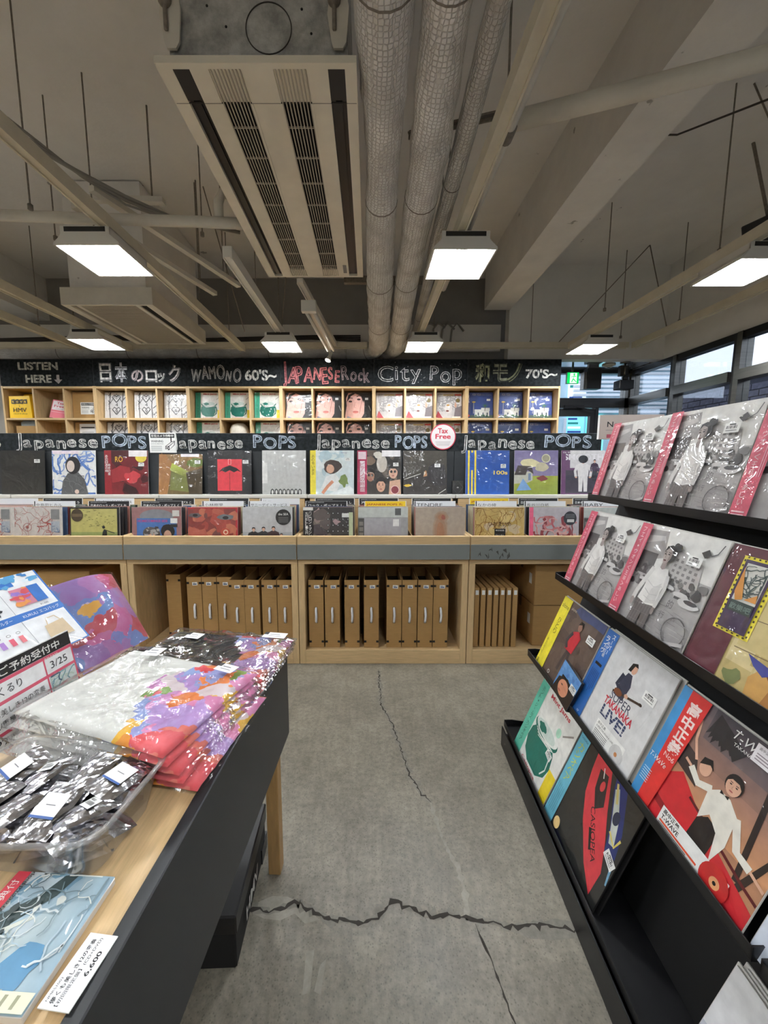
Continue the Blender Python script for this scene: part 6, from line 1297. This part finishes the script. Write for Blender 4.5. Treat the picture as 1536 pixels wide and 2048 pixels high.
for k in range(3):
    shirt(-.445 + .004*k, 1.025, Z0 + k*.0165, -7 - k, .385, .24, .0105, 20 + k, 'black_cotton', ['lower', 'middle', 'topmost'][k] + ' bagged black shirt at the far end of the table', .60, [(.14, .085, .07, .035, 0), (-.10, .045, .05, .035, -5)] if k == 2 else None, .002)
# ---- folded printed towel leaning in its wrapper
tw = thing('wrapped_towel', 'purple and rainbow printed towel folded in shiny clear wrap', 'towel', (-.76, 1.10, .7125), (R(-32), 0, R(78)))
b = B(); n = 14; vs = []
for j in range(n+1):
    v = j/n
    for i in range(n+1):
        u = i/n; vs.append(((u-.5)*.235, -.012 - .022*math.sin(math.pi*u)*math.sin(math.pi*v) - .02*math.sin(math.pi*min(1, max(0, u*1.3-.3))), v*.265 - .02*(u*u)*v))
b.add(vs, [(j*(n+1)+i, j*(n+1)+i+1, (j+1)*(n+1)+i+1, (j+1)*(n+1)+i) for j in range(n) for i in range(n)], smooth=True)
b.add([(-.1175, .01, 0), (.1175, .01, 0), (.1175, .01, .245), (-.1175, .01, .265)], [(0, 1, 2, 3)])
o = b.build('towel', 'painted_towel', tw)
w2 = B().add([(x*1.03, y - .004, z*1.02) for x, y, z in vs], [(j*(n+1)+i, j*(n+1)+i+1, (j+1)*(n+1)+i+1, (j+1)*(n+1)+i) for j in range(n) for i in range(n)], smooth=True).build('wrapper', 'thin_plastic', tw)
# ---- goods poster in a clear holder
ps = thing('goods_poster', 'glossy white and blue goods price poster leaning at the left edge', 'poster', (-.778, .812, .835), (R(-44), 0, R(78)))
B().box(-.168, .168, 0, .003, 0, .236).build('card', 'white_paper', ps)
B().cyl((-.05, .003, .12), (-.05, .10, -.02), .003, 6).cyl((.08, .003, .12), (.08, .10, -.02), .003, 6).build('stand_leg', 'rod_metal', ps)
a = Art(.336, .236, (236, 238, 240)); BL = (52, 112, 190)
a.rect(0, 0, 1, .012, BL); a.rect(.988, 0, 1, 1, BL); a.rect(0, .44, 1, .53, BL); a.rect(0, .86, .8, .93, BL); a.rect(.15, .94, .5, .99, (226, 160, 90))
a.blobs(14, .45, .84, .98, .99, .03, [(60, 130, 196), (226, 236, 240), (90, 160, 206)])
for x in (.34, .68): a.stroke([(x, .0), (x, .44)], .003, (150, 150, 156)); a.stroke([(x, .53), (x, .86)], .003, (150, 150, 156))
a.text('KURULI エコバッグ', .71, .465, .04, WH, wd=.26); a.text('ランダムキーホルダー', .38, .465, .04, WH, wd=.26); a.text('バッグ', .06, .465, .04, WH, wd=.15)
a.poly([(.44, .57), (.48, .78), (.56, .82), (.62, .74), (.6, .56)], (60, 64, 70)); a.blobs(10, .46, .6, .6, .78, .02, [(190, 196, 200), (30, 34, 38)])
a.rect(.74, .6, .86, .82, (206, 130, 150)); a.blobs(12, .75, .62, .85, .8, .025, [(226, 150, 80), (150, 120, 200), (206, 80, 90)]); a.rect(.86, .6, .94, .82, BL); a.text('¥1,000', .86, .545, .025, (40, 40, 44)); a.text('¥5,500', .5, .545, .025, (40, 40, 44))
for i in range(4): x = .42 + i*.06; a.rect(x, .22, x+.03, .3, [(200, 80, 96), (170, 130, 200), (206, 90, 110), (220, 120, 130)][i]); a.ring(x+.015, .34, .012, .003, (120, 120, 124))
a.poly([(.76, .14), (.78, .3), (.92, .32), (.93, .12)], (206, 184, 150)); a.stroke([(.8, .3), (.82, .38), (.88, .38), (.9, .31)], .008, (206, 184, 150)); a.poly([(.06, .1), (.1, .3), (.24, .32), (.3, .14)], (30, 90, 110)); a.poly([(.06, .06), (.3, .06), (.3, .14), (.06, .1)], (110, 40, 60))
a.build('poster_print', 'crinkled_print', ps, (0, -.0004, 0))
# ---- preorder card on a wire stand
pc = thing('preorder_card', 'pink-framed preorder card with black heading on a wire stand', 'card', (-.712, .768, .727), (R(-9.5), 0, R(84)))
B().box(-.116, .116, 0, .0015, 0, .166).build('card', 'white_paper', pc)
B().tube([(-.115, .004, .18), (-.115, .004, -.0), (-.115, .05, -.012)], .0014, 6).build('stand_wire', 'rod_metal', pc); B().tube([(-.075, -.003, .03), (-.06, -.006, .0), (-.055, .02, -.010)], .0014, 6).build('stand_wire', 'rod_metal', pc)
PK = (214, 84, 110); a = Art(.232, .166, (240, 240, 240)); a.rect(0, .80, 1, .985, BK); a.text('ご予約受付中', .30, .825, .115, WH, wd=.58, bold=.01); a.rect(0, .985, 1, 1, (236, 236, 236))
for y in (.78, .53, .18): a.rect(0, y - .025, 1, y + .018, PK)
a.rect(.985, 0, 1, .8, PK); a.rect(.0, 0, .012, .8, PK); a.rect(.68, .53, .695, .8, PK); a.rect(.68, .18, .695, .53, PK)
a.text('RELEASE', .70, .745, .03, WH, wd=.14); a.text('ARTIST', .04, .745, .03, WH, wd=.13); a.text('TITLE', .04, .51, .03, WH, wd=.1); a.text('FORMAT', .04, .165, .03, WH, wd=.13)
a.text('くるり', .26, .6, .11, (34, 34, 38), wd=.2); a.text('3/25', .74, .6, .1, (34, 34, 38), wd=.18); a.text('儚くも美しき12の変奏', .06, .37, .085, (34, 34, 38), wd=.58); a.text('（2枚組/重量盤レコード）', .04, .24, .085, (34, 34, 38), wd=.62); a.text('LP2', .08, .03, .1, (34, 34, 38), wd=.16)
a.rect(.70, .2, .98, .51, (214, 224, 222)); swirl(a, 14, .71, .22, .97, .5, [(120, 160, 170), (60, 90, 110), (190, 206, 196)], .012, .14); a.build('card_print', 'sleeve_print', pc, (0, -.0004, 0))

# ---- clear plastic tray of foil packets
ty = thing('plastic_tray', 'clear plastic basket heaped with silver packets', 'basket', (-.498, .545, .7125), (0, 0, R(-6)))
def rrect(w, d, r, n=6):
    P = []
    for cx, cy, a0 in ((w/2-r, d/2-r, 0), (-w/2+r, d/2-r, 90), (-w/2+r, -d/2+r, 180), (w/2-r, -d/2+r, 270)):
        for k in range(n+1): t_ = R(a0 + 90*k/n); P.append((cx + r*math.cos(t_), cy + r*math.sin(t_)))
    return P
b = B(); lo = rrect(.245, .135, .03); hi = rrect(.285, .172, .035); rim = rrect(.30, .186, .04); n = len(lo)
def zt(x, y, top): return top - (.028 if (y < -.05 and x < .06) else 0)
rows = [[(x, y, .002) for x, y in lo], [(x, y, zt(x, y, .082)) for x, y in hi], [(x, y, zt(x, y, .084)) for x, y in rim], [(x, y, zt(x, y, .078)) for x, y in rim]]
vs = [p for r_ in rows for p in r_]
b.add(vs, [(k*n+i, k*n+(i+1) % n, (k+1)*n+(i+1) % n, (k+1)*n+i) for k in range(3) for i in range(n)], smooth=True).add([(x, y, .002) for x, y in lo], [tuple(range(n))])
b.build('basket_shell', 'clear_tray', ty)
for k in range(7):
    x = .02 + k*.012; B().box(x, x+.004, .072, .0755, .018, .065).build('vent_rib', 'clear_tray', ty)
def packet(seed, w=.055, d=.08):
    rnd = random.Random(seed); nx, ny = 10, 12; vs = []
    for s in (1, -1):
        for j in range(ny+1):
            for i in range(nx+1):
                u = i/nx; v = j/ny; e = min(u, 1-u)*2; f = min(v, 1-v)*2; q = (max(0, min(1, e*1.6)) * max(0, min(1, (f-.12)*1.8))) ** .6
                vs.append(((u-.5)*w, (v-.5)*d, s*(.0075*q + rnd.uniform(-.0011, .0011)*min(1, q*3+.15))))
    N = (nx+1)*(ny+1); fs = []
    for s in range(2): fs += [(s*N+j*(nx+1)+i, s*N+j*(nx+1)+i+1, s*N+(j+1)*(nx+1)+i+1, s*N+(j+1)*(nx+1)+i) for j in range(ny) for i in range(nx)]
    me = B().add(vs, fs, smooth=False).mesh('packet'); me.materials.append(M['foil']); return me
pk = [packet(i) for i in range(5)]
lb = Art(.036, .036, (232, 232, 226)); lb.rect(0, .0, 1, .1, (44, 84, 150)); lb.rect(.3, .5, .7, .54, (120, 120, 124)); lbm = lb.mesh('packet_label', 'paper_print')
lb2 = Art(.026, .02, (236, 236, 234)); lb2.text('¥800', .08, .68, .2, BK, wd=.5, bold=.02)
for i in range(9): lb2.rect(.08+i*.09, .28, .11+i*.09+.02*(i % 2), .6, BK)
lbm2 = lb2.mesh('price_label', 'paper_print')
rnd = random.Random(12); TYM = Matrix.Translation(Vector((-.498, .545, .7125))) @ Matrix.Rotation(R(-6), 4, 'Z')
spots = []
for lay in range(4):
    for i in range(4):
        for j in range(2):
            spots.append((-.092 + i*.060 + (.006 if lay % 2 else -.004) + rnd.uniform(-.008, .008), -.030 + j*.060 + rnd.uniform(-.006, .006), .014 + lay*.0175 + (.004 if j else 0)))
for k, (x, y, z) in enumerate(spots):
    p = TYM @ Vector((x, y, z)); top = k >= 24
    o = thing('foil_packet', 'crinkled silver foil packet heaped in the clear basket' if not (top and k in (25, 28, 31)) else 'silver foil packet with a white label on top of the heap', 'packet', tuple(p), (R(rnd.uniform(-14, 14)), R(rnd.uniform(-16, 10)), R(-35 + rnd.uniform(-40, 40))), 'foil packets in the basket' if not (top and k in (25, 28, 31)) else 'labelled foil packets')
    link('packet', pk[k % 5], o)
    if top and k in (25, 28, 31): link('packet_label', lbm, o, (0, -.018, .0088), (R(-90), 0, 0))
    elif k % 3 == 0: link('price_label', lbm2, o, (.002, -.005, .0088), (R(-90), 0, R(15)))
# ---- disc and price card at the near corner
cd = thing('compact_disc', 'bagged disc with pale blue and green cover lying at the near table corner', 'disc case', (-.420, .400, .7128), (0, 0, R(87)))
B().rbox(-.068, .068, -.068, .068, 0, .010, .001).build('case', 'jacket_edge', cd)
a = Art(.136, .136, (150, 176, 190), (206, 214, 206), 4); a.blobs(16, .1, .3, 1, 1, .14, [(186, 200, 206), (206, 214, 214), (160, 184, 196), (120, 156, 176)]); a.blob(.3, .3, .2, .16, (86, 140, 176), .3); a.poly([(.2, .95), (.42, .8), (.6, .86), (.8, .6), (.98, .5), (1, .36), (.8, .44), (.56, .66), (.36, .66), (.18, .8)], (62, 78, 78)); a.stroke([(.3, .8), (.5, .7), (.62, .5)], .04, (214, 218, 206)); swirl(a, 40, .14, .05, .98, .98, [(214, 222, 222), (120, 140, 146), (176, 196, 206), (90, 110, 116), (226, 228, 220)], .012, .16); a.blobs(10, .3, .3, .9, .9, .03, [(60, 74, 76), (216, 220, 212)]); a.rect(0, 0, .12, 1, (226, 226, 196))
for i in range(4): a.rect(.02, .1+i*.1, .1, .13+i*.1, (150, 150, 120))
a.rect(.56, .86, .98, 1, (206, 56, 72)); a.text('特典付', .62, .9, .08, WH, wd=.28); a.text('HMVrecordshop', .52, .81, .05, BK, wd=.46); a.build('case_print', 'crinkled_print', cd, (0, -.068, .0106), (R(-90), 0, 0))
cp = thing('price_card', 'white price card reading 6,600 beside the bagged disc', 'card', (-.324, .367, .7212), (0, R(3), R(84))); B().box(-.034, .034, -.018, .018, 0, .001).build('card', 'white_paper', cp)
a = Art(.068, .036, (238, 238, 238)); a.text('NMRS1002', .08, .84, .07, BK, wd=.3); a.text('儚くも美しき12の変奏', .06, .62, .15, BK, wd=.86, bold=.015); a.text('【初回限定盤】(CD+DVD)', .04, .42, .14, BK, wd=.9); a.text('6,600', .42, .14, .17, BK, wd=.34, bold=.02); a.build('card_print', 'paper_print', cp, (0, -.018, .0014), (R(-90), 0, 0))
